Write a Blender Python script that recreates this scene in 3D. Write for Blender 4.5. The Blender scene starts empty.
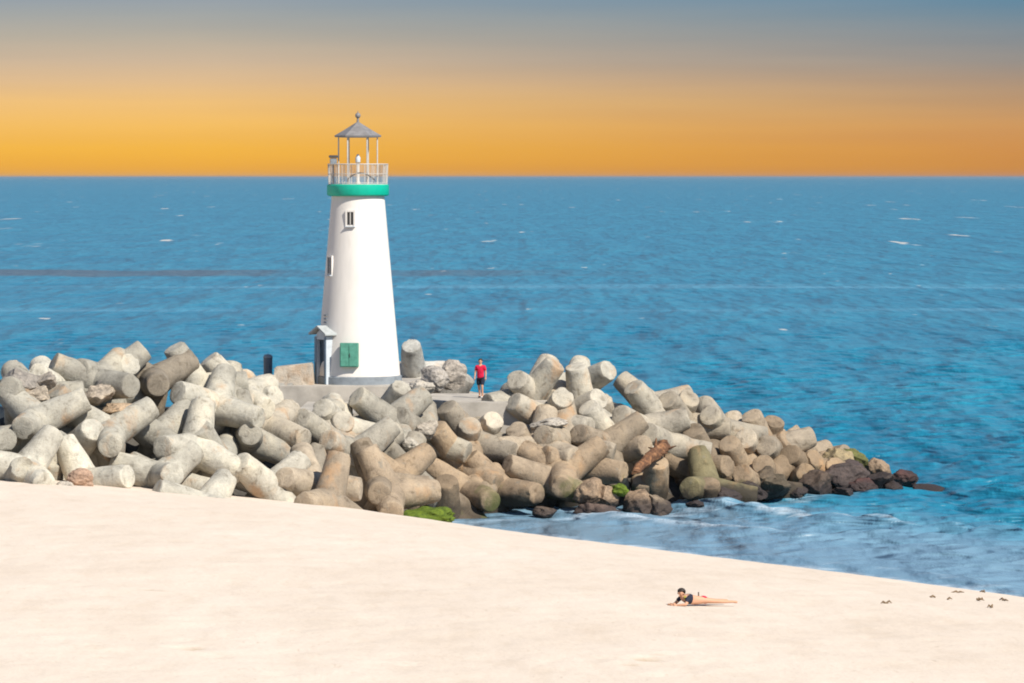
import bpy, bmesh, math, random
import numpy as np
from mathutils import Vector, Matrix, noise as mnoise

SC = bpy.context.scene
COL = SC.collection
R = math.radians
rnd = random.Random(7)

# ------------------------------------------------------------------ camera
F = 4000.0                       # focal length in pixels of a 1024 px wide frame
CAM_H = 14.3                     # metres above the sea
PITCH = math.atan(164.5 / F)
cam_d = bpy.data.cameras.new("camera")
cam = bpy.data.objects.new("camera", cam_d)
COL.objects.link(cam)
cam.location = (0, 0, CAM_H)
cam.rotation_euler = (R(90) - PITCH, 0, 0)
cam_d.sensor_width = 36
cam_d.lens = 36 * F / 1024
cam_d.clip_start = 1
cam_d.clip_end = 300000
SC.camera = cam
FWD = Vector((0, math.cos(PITCH), -math.sin(PITCH)))
UPV = Vector((0, math.sin(PITCH), math.cos(PITCH)))
ORG = Vector((0, 0, CAM_H))


def at(px, py, D):
    """The point seen at a pixel, D metres out along the ground."""
    v = FWD + Vector((1, 0, 0)) * ((px - 512) / F) + UPV * ((341.5 - py) / F)
    return ORG + v * (D / v.y)


# ------------------------------------------------------------------ light
SUN_AZ, SUN_EL = R(42), R(43)    # to the right of and behind the viewer
sdir = Vector((math.sin(SUN_AZ) * math.cos(SUN_EL), -math.cos(SUN_AZ) * math.cos(SUN_EL), math.sin(SUN_EL)))
sl = bpy.data.lights.new("sun", "SUN")
sl.energy = 4.6
sl.angle = R(0.5)
sl.color = (1.0, 0.94, 0.83)
so = bpy.data.objects.new("sun", sl)
COL.objects.link(so)
so.rotation_euler = sdir.to_track_quat("Z", "Y").to_euler()

W = bpy.data.worlds.new("World")
SC.world = W
W.use_nodes = True
wt = W.node_tree
wt.nodes.clear()


def N(tree, kind, **kw):
    n = tree.nodes.new(kind)
    for k, v in kw.items():
        setattr(n, k, v)
    return n


def ramp(tree, stops, interp="LINEAR"):
    n = tree.nodes.new("ShaderNodeValToRGB")
    cr = n.color_ramp
    cr.interpolation = interp
    while len(cr.elements) > 1:
        cr.elements.remove(cr.elements[-1])
    cr.elements[0].position = stops[0][0]
    for i, (p, c) in enumerate(stops):
        e = cr.elements[0] if i == 0 else cr.elements.new(p)
        c = (c, c, c) if isinstance(c, (int, float)) else c
        e.color = (*c, 1)
    return n


def s2l(r, g, b):
    f = lambda c: ((c / 255 + 0.055) / 1.055) ** 2.4 if c / 255 > 0.04045 else c / 255 / 12.92
    return (f(r), f(g), f(b))


EXPO = 0.62
EXM = 2 ** EXPO
sky = N(wt, "ShaderNodeTexSky", sky_type="NISHITA", sun_disc=False)
sky.sun_elevation = SUN_EL
sky.sun_rotation = math.pi - SUN_AZ
sky.dust_density = 0.3
sky.ozone_density = 4.0
tc = N(wt, "ShaderNodeTexCoord")
sep = N(wt, "ShaderNodeSeparateXYZ")
wt.links.new(tc.outputs["Generated"], sep.inputs[0])
mr = N(wt, "ShaderNodeMapRange")          # elevation 0..4.6 deg -> 0..1
mr.inputs["From Min"].default_value = 0.0
mr.inputs["From Max"].default_value = 0.08
wt.links.new(sep.outputs["Z"], mr.inputs["Value"])


def skc(r, g, b):
    return tuple(c / EXM for c in s2l(r, g, b))


# the dusk-coloured band of sky low over the sea, by true elevation
def sky_stops(side):
    pts = [(0.0, (230, 166, 66), (200, 136, 80)), (7, (238, 170, 58), (205, 138, 64)), (28, (246, 184, 70), (209, 146, 78)), (50, (246, 191, 98), (207, 152, 94)),
           (75, (241, 194, 124), (188, 150, 112)), (95, (225, 189, 144), (172, 147, 124)), (115, (207, 183, 155), (152, 145, 138)), (140, (184, 175, 160), (134, 142, 147)),
           (160, (166, 168, 165), (115, 139, 154)), (178, (150, 161, 170), (99, 137, 161)), (230, (120, 152, 178), (92, 138, 170)), (300, (105, 150, 185), (92, 140, 178))]
    return [(p / F / 0.08, skc(*(a if side == 0 else b))) for p, a, b in pts]


rl, rr = ramp(wt, sky_stops(0)), ramp(wt, sky_stops(1))
wt.links.new(mr.outputs[0], rl.inputs[0])
wt.links.new(mr.outputs[0], rr.inputs[0])
mx = N(wt, "ShaderNodeMapRange")
mx.inputs["From Min"].default_value = -0.08
mx.inputs["From Max"].default_value = 0.13
wt.links.new(sep.outputs["X"], mx.inputs["Value"])
# faint uneven cloudiness so that the bands are not ruler straight
mapn = N(wt, "ShaderNodeMapping")
mapn.inputs["Scale"].default_value = (9, 9, 160)
wt.links.new(tc.outputs["Generated"], mapn.inputs[0])
sn = N(wt, "ShaderNodeTexNoise")
sn.inputs["Scale"].default_value = 1.0
sn.inputs["Detail"].default_value = 3
wt.links.new(mapn.outputs[0], sn.inputs["Vector"])
sadd = N(wt, "ShaderNodeMath", operation="MULTIPLY_ADD")
wt.links.new(sn.outputs["Fac"], sadd.inputs[0])
sadd.inputs[1].default_value = 0.35
wt.links.new(mx.outputs[0], sadd.inputs[2])
ssub = N(wt, "ShaderNodeMath", operation="SUBTRACT", use_clamp=True)
wt.links.new(sadd.outputs[0], ssub.inputs[0])
ssub.inputs[1].default_value = 0.17
mixlr = N(wt, "ShaderNodeMix", data_type="RGBA")
wt.links.new(ssub.outputs[0], mixlr.inputs["Factor"])
wt.links.new(rl.outputs[0], mixlr.inputs["A"])
wt.links.new(rr.outputs[0], mixlr.inputs["B"])
SKY_STR = 0.075
mul = N(wt, "ShaderNodeVectorMath", operation="SCALE")
mul.inputs["Scale"].default_value = 1 / SKY_STR
wt.links.new(mixlr.outputs["Result"], mul.inputs[0])
blend = N(wt, "ShaderNodeMapRange", interpolation_type="SMOOTHSTEP")
blend.inputs["From Min"].default_value = 0.05
blend.inputs["From Max"].default_value = 0.10
wt.links.new(sep.outputs["Z"], blend.inputs["Value"])
mixs = N(wt, "ShaderNodeMix", data_type="RGBA")
wt.links.new(blend.outputs[0], mixs.inputs["Factor"])
wt.links.new(mul.outputs[0], mixs.inputs["A"])
wt.links.new(sky.outputs[0], mixs.inputs["B"])
bg = N(wt, "ShaderNodeBackground")
bg.inputs["Strength"].default_value = SKY_STR
wt.links.new(mixs.outputs["Result"], bg.inputs["Color"])
wo = N(wt, "ShaderNodeOutputWorld")
wt.links.new(bg.outputs[0], wo.inputs[0])

vs = SC.view_settings
SC.display_settings.display_device = "sRGB"
vs.view_transform = "Standard"
vs.look = "None"
vs.exposure = EXPO
vs.gamma = 1
vs.use_curve_mapping = False
SC.cycles.use_denoising = True
SC.cycles.max_bounces = 6
SC.cycles.filter_width = 1.9

# ------------------------------------------------------------------ materials


class Mat:
    def __init__(self, name, rough=0.8, spec=0.3):
        self.m = bpy.data.materials.new(name)
        self.m.use_nodes = True
        self.t = self.m.node_tree
        self.b = self.t.nodes["Principled BSDF"]
        self.b.inputs["Roughness"].default_value = rough
        self.b.inputs["Specular IOR Level"].default_value = spec
        self.geo = None

    def link(self, a, b):
        self.t.links.new(a, b)

    def pos(self, scale=(1, 1, 1)):
        if self.geo is None:
            self.geo = N(self.t, "ShaderNodeNewGeometry")
        mp = N(self.t, "ShaderNodeMapping")
        mp.inputs["Scale"].default_value = scale
        self.link(self.geo.outputs["Position"], mp.inputs[0])
        return mp.outputs[0]

    def noise(self, scale, detail=4, rough=0.55, vec=None, dist=0.0):
        n = N(self.t, "ShaderNodeTexNoise")
        n.inputs["Scale"].default_value = scale
        n.inputs["Detail"].default_value = detail
        n.inputs["Roughness"].default_value = rough
        n.inputs["Distortion"].default_value = dist
        self.link(vec if vec is not None else self.pos(), n.inputs["Vector"])
        return n.outputs["Fac"]

    def ramp(self, val, stops, interp="LINEAR"):
        n = ramp(self.t, stops, interp)
        self.link(val, n.inputs[0])
        return n.outputs[0]

    def mix(self, fac, a, b, mode="MIX"):
        n = N(self.t, "ShaderNodeMix", data_type="RGBA", blend_type=mode)
        for v, k in ((fac, "Factor"), (a, "A"), (b, "B")):
            if isinstance(v, (int, float)):
                n.inputs[k].default_value = v
            elif isinstance(v, tuple):
                n.inputs[k].default_value = (*v, 1)
            else:
                self.link(v, n.inputs[k])
        return n.outputs["Result"]

    def math(self, op, a, b=0.0, clamp=False):
        n = N(self.t, "ShaderNodeMath", operation=op, use_clamp=clamp)
        for i, v in enumerate((a, b)):
            if isinstance(v, (int, float)):
                n.inputs[i].default_value = v
            else:
                self.link(v, n.inputs[i])
        return n.outputs[0]

    def maprange(self, v, a, b, c=0.0, d=1.0):
        n = N(self.t, "ShaderNodeMapRange", interpolation_type="SMOOTHSTEP")
        self.link(v, n.inputs["Value"])
        for k, x in (("From Min", a), ("From Max", b), ("To Min", c), ("To Max", d)):
            n.inputs[k].default_value = x
        return n.outputs[0]

    def bump(self, h, strength=0.3, dist=0.05):
        n = N(self.t, "ShaderNodeBump")
        n.inputs["Strength"].default_value = strength
        n.inputs["Distance"].default_value = dist
        self.link(h, n.inputs["Height"])
        self.link(n.outputs[0], self.b.inputs["Normal"])

    def color(self, c):
        if isinstance(c, tuple):
            self.b.inputs["Base Color"].default_value = (*c, 1)
        else:
            self.link(c, self.b.inputs["Base Color"])

    def zpos(self):
        if self.geo is None:
            self.geo = N(self.t, "ShaderNodeNewGeometry")
        s = N(self.t, "ShaderNodeSeparateXYZ")
        self.link(self.geo.outputs["Position"], s.inputs[0])
        return s.outputs


def concrete_mat():
    """Weathered cast concrete; the object colour sets its cast, the tide leaves a dark and green band low down."""
    M = Mat("weathered_concrete", 0.88, 0.25)
    oi = N(M.t, "ShaderNodeObjectInfo")
    big = M.noise(0.55, 5, 0.6)
    mid = M.noise(2.6, 6, 0.65, dist=0.4)
    fine = M.noise(14, 4, 0.7)
    c = oi.outputs["Color"]
    c = M.mix(1.0, c, M.ramp(big, [(0.3, (0.66, 0.655, 0.65)), (0.5, (1, 1, 1)), (0.70, (1.30, 1.26, 1.18))]), "MULTIPLY")
    c = M.mix(1.0, c, M.ramp(mid, [(0.32, (0.56, 0.54, 0.51)), (0.43, (0.94, 0.94, 0.94)), (0.68, (1.18, 1.18, 1.17))]), "MULTIPLY")
    c = M.mix(1.0, c, M.ramp(fine, [(0.32, (0.80, 0.79, 0.77)), (0.5, (1, 1, 1))]), "MULTIPLY")
    rust = M.ramp(M.noise(0.8, 4, 0.6, M.pos((1, 1, 0.55))), [(0.58, 0.0), (0.70, 0.55)])
    c = M.mix(rust, c, (0.40, 0.23, 0.11))
    lich = M.ramp(M.noise(1.7, 5, 0.7, M.pos((1.2, 1.2, 0.8))), [(0.60, 0.0), (0.70, 0.5)])
    c = M.mix(lich, c, (0.17, 0.17, 0.15))
    z = M.zpos()["Z"]
    zn = M.math("ADD", z, M.math("MULTIPLY", M.noise(0.9, 4, 0.6), -1.5))
    xs = M.zpos()["X"]
    dry = M.maprange(xs, -6.0, 0.0)      # the landward blocks stand on dry sand
    tide = M.math("MULTIPLY", M.maprange(zn, 0.35, -0.25), dry)
    c = M.mix(M.math("MULTIPLY", tide, 0.93), c, (0.034, 0.028, 0.022))
    green = M.math("MULTIPLY", M.math("MULTIPLY", M.maprange(zn, 0.75, 0.25), M.maprange(M.noise(0.45, 3), 0.60, 0.68)), dry)
    c = M.mix(M.math("MULTIPLY", green, 0.45), c, (0.085, 0.11, 0.02))
    M.color(c)
    h = M.math("ADD", M.math("MULTIPLY", mid, 0.7), M.math("MULTIPLY", fine, 0.3))
    M.bump(h, 0.8, 0.11)
    return M.m


def rock_mat():
    M = Mat("shore_rock", 0.75, 0.4)
    oi = N(M.t, "ShaderNodeObjectInfo")
    mid = M.noise(2.2, 6, 0.7)
    fine = M.noise(9, 5, 0.7)
    c = M.mix(1.0, oi.outputs["Color"], M.ramp(mid, [(0.3, (0.45, 0.45, 0.45)), (0.5, (1, 1, 1)), (0.75, (1.35, 1.3, 1.2))]), "MULTIPLY")
    c = M.mix(1.0, c, M.ramp(fine, [(0.35, (0.6, 0.6, 0.6)), (0.55, (1.05, 1.05, 1.05))]), "MULTIPLY")
    z = M.zpos()["Z"]
    zn = M.math("ADD", z, M.math("MULTIPLY", M.noise(1.1, 4, 0.6), -1.2))
    dry = M.maprange(M.zpos()["X"], -6.0, 0.0)
    c = M.mix(M.math("MULTIPLY", M.math("MULTIPLY", M.maprange(zn, 0.25, -0.3), dry), 0.9), c, (0.026, 0.018, 0.017))
    M.color(c)
    M.bump(M.math("ADD", mid, M.math("MULTIPLY", fine, 0.4)), 0.7, 0.12)
    return M.m


def plain(name, col, rough=0.6, spec=0.4, var=0.08, sc=3.0, metal=0.0):
    M = Mat(name, rough, spec)
    n = M.noise(sc, 5, 0.6)
    M.color(M.mix(1.0, col, M.ramp(n, [(0.3, (1 - 2 * var,) * 3), (0.55, (1, 1, 1)), (0.75, (1 + var,) * 3)]), "MULTIPLY"))
    M.bump(M.noise(sc * 8, 3), 0.12, 0.01)
    M.b.inputs["Metallic"].default_value = metal
    return M.m


def white_wall():
    M = Mat("white_render", 0.75, 0.3)
    n = M.noise(1.6, 5, 0.6, M.pos((1, 1, 0.25)))
    c = M.ramp(n, [(0.3, (0.60, 0.57, 0.53)), (0.5, (0.66, 0.62, 0.575)), (0.7, (0.68, 0.645, 0.60))])
    st = M.ramp(M.noise(5, 4, 0.7, M.pos((1, 1, 0.12))), [(0.60, 0.0), (0.75, 0.34)])
    c = M.mix(st, c, (0.50, 0.45, 0.38))
    M.color(c)
    M.bump(M.noise(18, 4), 0.15, 0.02)
    return M.m


def sand_mat():
    M = Mat("beach_sand", 0.95, 0.1)
    big = M.noise(0.16, 6, 0.62, M.pos((1.2, 0.5, 1)))
    mid = M.noise(0.7, 5, 0.65, M.pos((1.7, 0.55, 1)))
    fine = M.noise(7, 6, 0.75)
    c = M.ramp(big, [(0.3, (0.575, 0.483, 0.395)), (0.52, (0.615, 0.525, 0.438)), (0.75, (0.635, 0.55, 0.465))])
    c = M.mix(1.0, c, M.ramp(mid, [(0.3, (0.95, 0.935, 0.915)), (0.5, (1, 1, 1)), (0.7, (1.03, 1.03, 1.03))]), "MULTIPLY")
    c = M.mix(1.0, c, M.ramp(fine, [(0.34, (0.90, 0.89, 0.87)), (0.46, (1, 1, 1)), (0.66, (1.03, 1.03, 1.03))]), "MULTIPLY")
    spk = M.ramp(M.noise(1.0, 3, 0.7, M.pos((6.0, 1.6, 1))), [(0.66, 0.0), (0.74, 0.45)])
    c = M.mix(spk, c, (0.36, 0.27, 0.19))
    dg = N(M.t, "ShaderNodeAttribute", attribute_name="dug").outputs["Fac"]
    c = M.mix(M.maprange(M.math("MULTIPLY", dg, M.math("ADD", M.noise(2.5, 5, 0.7), 0.5)), 0.35, 1.1, 0, 0.75), c, (0.42, 0.31, 0.20))
    a = N(M.t, "ShaderNodeAttribute", attribute_name="wet")
    wn = M.math("ADD", a.outputs["Fac"], M.math("MULTIPLY", M.math("SUBTRACT", M.noise(0.8, 4), 0.5), 0.35))
    c = M.mix(M.math("MULTIPLY", M.maprange(wn, 0.2, 0.85), 0.75), c, (0.30, 0.23, 0.18))
    M.color(c)
    M.bump(M.math("ADD", M.math("MULTIPLY", mid, 1.0), M.math("MULTIPLY", fine, 0.35)), 0.35, 0.10)
    return M.m


def sea_mat():
    M = Mat("sea_water", 0.30, 0.5)
    xy = M.zpos()
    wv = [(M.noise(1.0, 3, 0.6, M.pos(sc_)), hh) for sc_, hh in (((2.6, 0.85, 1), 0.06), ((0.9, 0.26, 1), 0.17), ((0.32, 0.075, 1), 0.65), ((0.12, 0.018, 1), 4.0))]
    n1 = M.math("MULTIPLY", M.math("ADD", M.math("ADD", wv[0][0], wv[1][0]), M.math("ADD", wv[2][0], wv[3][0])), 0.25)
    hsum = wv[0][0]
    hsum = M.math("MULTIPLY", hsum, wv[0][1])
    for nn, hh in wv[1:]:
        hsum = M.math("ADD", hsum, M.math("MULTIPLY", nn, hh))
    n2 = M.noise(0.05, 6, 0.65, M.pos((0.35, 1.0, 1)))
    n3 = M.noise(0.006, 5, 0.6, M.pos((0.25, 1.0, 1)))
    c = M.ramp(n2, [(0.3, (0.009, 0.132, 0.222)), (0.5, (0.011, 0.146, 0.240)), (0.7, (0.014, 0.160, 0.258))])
    cc = M.mix(1.0, c, M.ramp(n1, [(0.40, (0.60, 0.70, 0.75)), (0.5, (1, 1, 1)), (0.60, (1.75, 1.32, 1.2))]), "MULTIPLY")  # lit and dark facets of the waves put into the water colour
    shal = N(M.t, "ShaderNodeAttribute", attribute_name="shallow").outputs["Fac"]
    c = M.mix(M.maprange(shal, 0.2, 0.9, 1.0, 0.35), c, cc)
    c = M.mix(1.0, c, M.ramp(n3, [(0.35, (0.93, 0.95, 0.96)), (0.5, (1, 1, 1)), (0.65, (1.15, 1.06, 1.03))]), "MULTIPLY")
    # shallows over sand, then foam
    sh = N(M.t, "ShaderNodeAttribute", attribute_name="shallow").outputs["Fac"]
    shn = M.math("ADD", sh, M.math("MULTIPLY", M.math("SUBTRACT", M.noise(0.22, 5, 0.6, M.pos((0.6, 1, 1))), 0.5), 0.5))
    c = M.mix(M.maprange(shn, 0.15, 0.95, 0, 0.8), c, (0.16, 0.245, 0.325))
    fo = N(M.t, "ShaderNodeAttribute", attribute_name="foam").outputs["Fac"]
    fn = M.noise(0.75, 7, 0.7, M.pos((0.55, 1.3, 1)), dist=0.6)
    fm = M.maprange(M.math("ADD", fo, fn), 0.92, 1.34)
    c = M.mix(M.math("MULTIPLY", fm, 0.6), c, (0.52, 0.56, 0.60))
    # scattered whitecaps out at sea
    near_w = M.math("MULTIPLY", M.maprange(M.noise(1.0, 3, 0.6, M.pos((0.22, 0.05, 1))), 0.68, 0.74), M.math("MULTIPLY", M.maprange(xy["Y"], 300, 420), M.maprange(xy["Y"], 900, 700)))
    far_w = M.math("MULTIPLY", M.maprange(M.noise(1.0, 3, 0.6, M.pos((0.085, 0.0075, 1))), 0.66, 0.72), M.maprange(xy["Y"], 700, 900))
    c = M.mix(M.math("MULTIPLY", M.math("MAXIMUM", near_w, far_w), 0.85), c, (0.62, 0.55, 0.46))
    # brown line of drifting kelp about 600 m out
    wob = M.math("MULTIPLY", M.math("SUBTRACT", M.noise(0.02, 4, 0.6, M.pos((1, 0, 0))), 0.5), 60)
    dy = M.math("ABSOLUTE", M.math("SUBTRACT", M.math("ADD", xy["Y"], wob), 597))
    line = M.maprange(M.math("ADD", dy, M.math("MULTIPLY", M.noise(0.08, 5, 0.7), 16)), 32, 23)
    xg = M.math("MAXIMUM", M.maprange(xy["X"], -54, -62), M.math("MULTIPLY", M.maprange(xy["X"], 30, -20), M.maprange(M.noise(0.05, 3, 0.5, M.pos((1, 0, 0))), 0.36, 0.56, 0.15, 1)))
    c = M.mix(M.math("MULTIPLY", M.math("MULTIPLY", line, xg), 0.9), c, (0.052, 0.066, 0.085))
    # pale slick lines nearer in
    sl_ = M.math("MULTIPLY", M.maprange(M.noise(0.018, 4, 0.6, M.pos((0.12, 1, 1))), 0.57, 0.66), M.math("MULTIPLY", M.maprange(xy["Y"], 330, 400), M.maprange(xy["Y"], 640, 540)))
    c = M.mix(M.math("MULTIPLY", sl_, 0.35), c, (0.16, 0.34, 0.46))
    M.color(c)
    r = M.math("ADD", M.math("MULTIPLY", fm, 0.5), 0.34)
    M.link(r, M.b.inputs["Roughness"])
    M.b.inputs["IOR"].default_value = 1.33
    M.b.inputs["Specular IOR Level"].default_value = 0.28
    M.bump(hsum, 1.0, 1.0)
    return M.m


CONC, ROCK, WHITE, SAND, SEA = concrete_mat(), rock_mat(), white_wall(), sand_mat(), sea_mat()
GREEN = plain("green_paint", (0.0, 0.40, 0.27), 0.5, 0.4, 0.06)
PANELG = plain("faded_green_paint", (0.09, 0.29, 0.215), 0.6, 0.3, 0.16, 5)
PLINTH = plain("grey_plinth_paint", (0.21, 0.235, 0.26), 0.8, 0.3, 0.12)
RAILM = plain("galvanised_rail", (0.50, 0.47, 0.43), 0.5, 0.4, 0.08)
ROOFM = plain("lantern_roof_metal", (0.20, 0.19, 0.19), 0.55, 0.4, 0.15, 4)
DARKM = plain("dark_metal", (0.06, 0.06, 0.065), 0.5, 0.4, 0.1)
DOORM = plain("blue_grey_door", (0.035, 0.06, 0.085), 0.5, 0.4, 0.12, 4)
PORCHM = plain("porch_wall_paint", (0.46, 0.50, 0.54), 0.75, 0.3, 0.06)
GLASS = plain("dark_window_glass", (0.03, 0.035, 0.04), 0.12, 0.5, 0.1)
SLABM = plain("concrete_slab", (0.40, 0.365, 0.32), 0.9, 0.2, 0.16, 0.9)
SKIN = plain("skin", (0.50, 0.27, 0.17), 0.6, 0.3, 0.04)
HAIR = plain("dark_hair", (0.028, 0.02, 0.016), 0.6, 0.3, 0.1, 30)
RED = plain("red_cotton", (0.55, 0.018, 0.055), 0.85, 0.1, 0.12, 9)
SHORT = plain("dark_cotton", (0.025, 0.028, 0.045), 0.85, 0.1, 0.1, 9)
OLIVE = plain("yellow_green_cotton", (0.34, 0.30, 0.06), 0.85, 0.1, 0.1, 9)
WHITEC = plain("white_fabric", (0.62, 0.60, 0.57), 0.85, 0.1, 0.1, 9)
BOTTLE = plain("brown_glass", (0.12, 0.055, 0.02), 0.15, 0.5, 0.1, 9)
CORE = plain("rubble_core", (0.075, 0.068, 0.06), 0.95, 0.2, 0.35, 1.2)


def wood_mat():
    M = Mat("driftwood", 0.8, 0.2)
    n = M.noise(3.0, 6, 0.65, M.pos((1.0, 1.0, 1.0)), dist=1.0)
    M.color(M.ramp(n, [(0.3, (0.05, 0.022, 0.012)), (0.46, (0.11, 0.056, 0.032)), (0.60, (0.24, 0.115, 0.055)), (0.74, (0.33, 0.215, 0.125))]))
    M.bump(n, 0.8, 0.08)
    return M.m


def weed_mat(name, a, b):
    M = Mat(name, 0.8, 0.2)
    n = M.noise(5, 6, 0.7)
    M.color(M.ramp(n, [(0.3, a), (0.65, b)]))
    M.bump(n, 0.8, 0.06)
    return M.m


WOOD = wood_mat()
ALGAE = weed_mat("green_algae", (0.03, 0.05, 0.006), (0.12, 0.165, 0.018))
WRACK = weed_mat("brown_seaweed", (0.10, 0.07, 0.045), (0.26, 0.18, 0.11))

# ------------------------------------------------------------------ helpers


def obj_from(name, me, mat, parent=None):
    if mat and not me.materials:
        me.materials.append(mat)
    o = bpy.data.objects.new(name, me)
    COL.objects.link(o)
    if parent:
        o.parent = parent
    return o


def obj(name, bm, mat, parent=None, smooth=True, ang=38):
    me = bpy.data.meshes.new(name)
    bm.to_mesh(me)
    bm.free()
    if smooth:
        me.shade_smooth()
        me.set_sharp_from_angle(angle=R(ang))
    return obj_from(name, me, mat, parent)


def tag(o, label=None, cat=None, group=None, kind=None):
    for k, v in (("label", label), ("category", cat), ("group", group), ("kind", kind)):
        if v:
            o[k] = v
    return o


def empty(name, loc, rz=0.0):
    o = bpy.data.objects.new(name, None)
    COL.objects.link(o)
    o.location = loc
    o.rotation_euler = (0, 0, rz)
    o.empty_display_size = 0.3
    return o


def lathe(bm, prof, seg=32, M=Matrix.Identity(4), cap0=True, cap1=True, a0=0.0):
    rings = []
    for r, z in prof:
        if r < 1e-6:
            rings.append([bm.verts.new(M @ Vector((0, 0, z)))])
        else:
            rings.append([bm.verts.new(M @ Vector((r * math.cos(a0 + 2 * math.pi * i / seg), r * math.sin(a0 + 2 * math.pi * i / seg), z))) for i in range(seg)])
    for a, b in zip(rings, rings[1:]):
        for i in range(seg):
            j = (i + 1) % seg
            if len(a) == 1 and len(b) == 1:
                continue
            if len(a) == 1:
                bm.faces.new((a[0], b[j], b[i]))
            elif len(b) == 1:
                bm.faces.new((a[i], a[j], b[0]))
            else:
                bm.faces.new((a[i], a[j], b[j], b[i]))
    if cap0 and len(rings[0]) > 1:
        bm.faces.new(list(reversed(rings[0])))
    if cap1 and len(rings[-1]) > 1:
        bm.faces.new(rings[-1])
    bmesh.ops.recalc_face_normals(bm, faces=bm.faces)


def box(bm, c, s, M=Matrix.Identity(4), bev=0.0):
    ret = bmesh.ops.create_cube(bm, size=1)
    v = ret["verts"]
    for x in v:
        x.co = Vector((x.co.x * s[0] + c[0], x.co.y * s[1] + c[1], x.co.z * s[2] + c[2]))
    if bev:
        ed = list({e for x in v for e in x.link_edges})
        r2 = bmesh.ops.bevel(bm, geom=ed, offset=bev, segments=2, affect="EDGES")
        v = list({y for f in r2["faces"] for y in f.verts} | {x for x in v if x.is_valid})
    for x in v:
        x.co = M @ x.co


def tube(bm, pts, rad, seg=10):
    """A round bar along a polyline; rad is one radius or one per point."""
    pts = [Vector(p) for p in pts]
    rad = [rad] * len(pts) if isinstance(rad, (int, float)) else rad
    prev = None
    ref = Vector((0.31, 0.17, 0.93))
    for i, p in enumerate(pts):
        t = (pts[min(i + 1, len(pts) - 1)] - pts[max(i - 1, 0)]).normalized()
        u = t.cross(ref)
        if u.length < 1e-3:
            u = t.cross(Vector((1, 0, 0)))
        u.normalize()
        w = t.cross(u)
        ring = [bm.verts.new(p + (u * math.cos(2 * math.pi * k / seg) + w * math.sin(2 * math.pi * k / seg)) * rad[i]) for k in range(seg)]
        if prev:
            for k in range(seg):
                bm.faces.new((prev[k], prev[(k + 1) % seg], ring[(k + 1) % seg], ring[k]))
        else:
            bm.faces.new(list(reversed(ring)))
        prev = ring
    bm.faces.new(prev)
    bmesh.ops.recalc_face_normals(bm, faces=bm.faces)


def ball(bm, c, r, sub=2):
    ret = bmesh.ops.create_icosphere(bm, subdivisions=sub, radius=1)
    for v in ret["verts"]:
        v.co = Vector((v.co.x * r[0] + c[0], v.co.y * r[1] + c[1], v.co.z * r[2] + c[2]))


def grid_mesh(name, P, mat, attrs=None):
    """P: rows x cols x 3 array of points -> one sheet."""
    h, w = P.shape[:2]
    idx = np.arange(h * w).reshape(h, w)
    q = np.stack([idx[:-1, :-1], idx[:-1, 1:], idx[1:, 1:], idx[1:, :-1]], -1).reshape(-1, 4)
    me = bpy.data.meshes.new(name)
    me.vertices.add(h * w)
    me.vertices.foreach_set("co", P.reshape(-1).astype(np.float32))
    me.loops.add(q.size)
    me.loops.foreach_set("vertex_index", q.reshape(-1).astype(np.int32))
    me.polygons.add(len(q))
    me.polygons.foreach_set("loop_start", np.arange(0, q.size, 4, dtype=np.int32))
    me.update(calc_edges=True)
    me.shade_smooth()
    for k, a in (attrs or {}).items():
        at_ = me.attributes.new(k, "FLOAT", "POINT")
        at_.data.foreach_set("value", a.reshape(-1).astype(np.float32))
    return obj_from(name, me, mat)


def smooth(a, b, x):
    t = np.clip((x - a) / (b - a), 0, 1)
    return t * t * (3 - 2 * t)


def fbm(x, y, seed=0, octs=4, lac=2.0):
    """Cheap smooth pseudo-noise from summed sines, -1..1."""
    rg = np.random.RandomState(seed)
    out = np.zeros_like(x)
    amp, fr, tot = 1.0, 1.0, 0.0
    for _ in range(octs):
        for _ in range(3):
            a = rg.uniform(0, 2 * math.pi)
            k = fr * rg.uniform(0.7, 1.4)
            out += amp / 3 * np.sin(k * (x * math.cos(a) + y * math.sin(a)) + rg.uniform(0, 6.28) + 1.3 * np.sin(0.5 * k * (x * math.sin(a) - y * math.cos(a))))
        tot += amp / 3 * 1.7
        amp *= 0.55
        fr *= lac
    return out / tot


# ------------------------------------------------------------------ beach
S0, SN = (-2.2, 163.9), (-0.843, -0.537)


def inland(x, y):
    bend = 0.6 * np.sin((x - 6) * 0.16)
    return (x - S0[0]) * SN[0] + (y - S0[1]) * SN[1] + bend


def sand_z(x, y):
    d = inland(x, y)
    z = np.where(d > 0, 4.15 * (1 - np.exp(-np.maximum(d, 0) / 19.0)), np.maximum(0.13 * d, -3.2))
    z = z + 0.05 * fbm(x * 0.35, y * 0.35, 3, 4) * smooth(1, 8, d)
    return z


def sandz(x, y):
    return float(sand_z(np.array([float(x)]), np.array([float(y)]))[0])


def sand_at(px, py):
    """Where the sight line through a pixel meets the sand."""
    D = np.arange(70, 205, 0.15)
    p0, p1 = at(px, py, 100), at(px, py, 200)
    t = (D - 100) / 100
    x, z = p0.x + (p1.x - p0.x) * t, p0.z + (p1.z - p0.z) * t
    sz = sand_z(x, D)
    hit = np.nonzero(z <= sz)[0]
    if len(hit):
        i = hit[0]
        return Vector((x[i], D[i], sz[i]))
    return at(px, py, 150)


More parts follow.
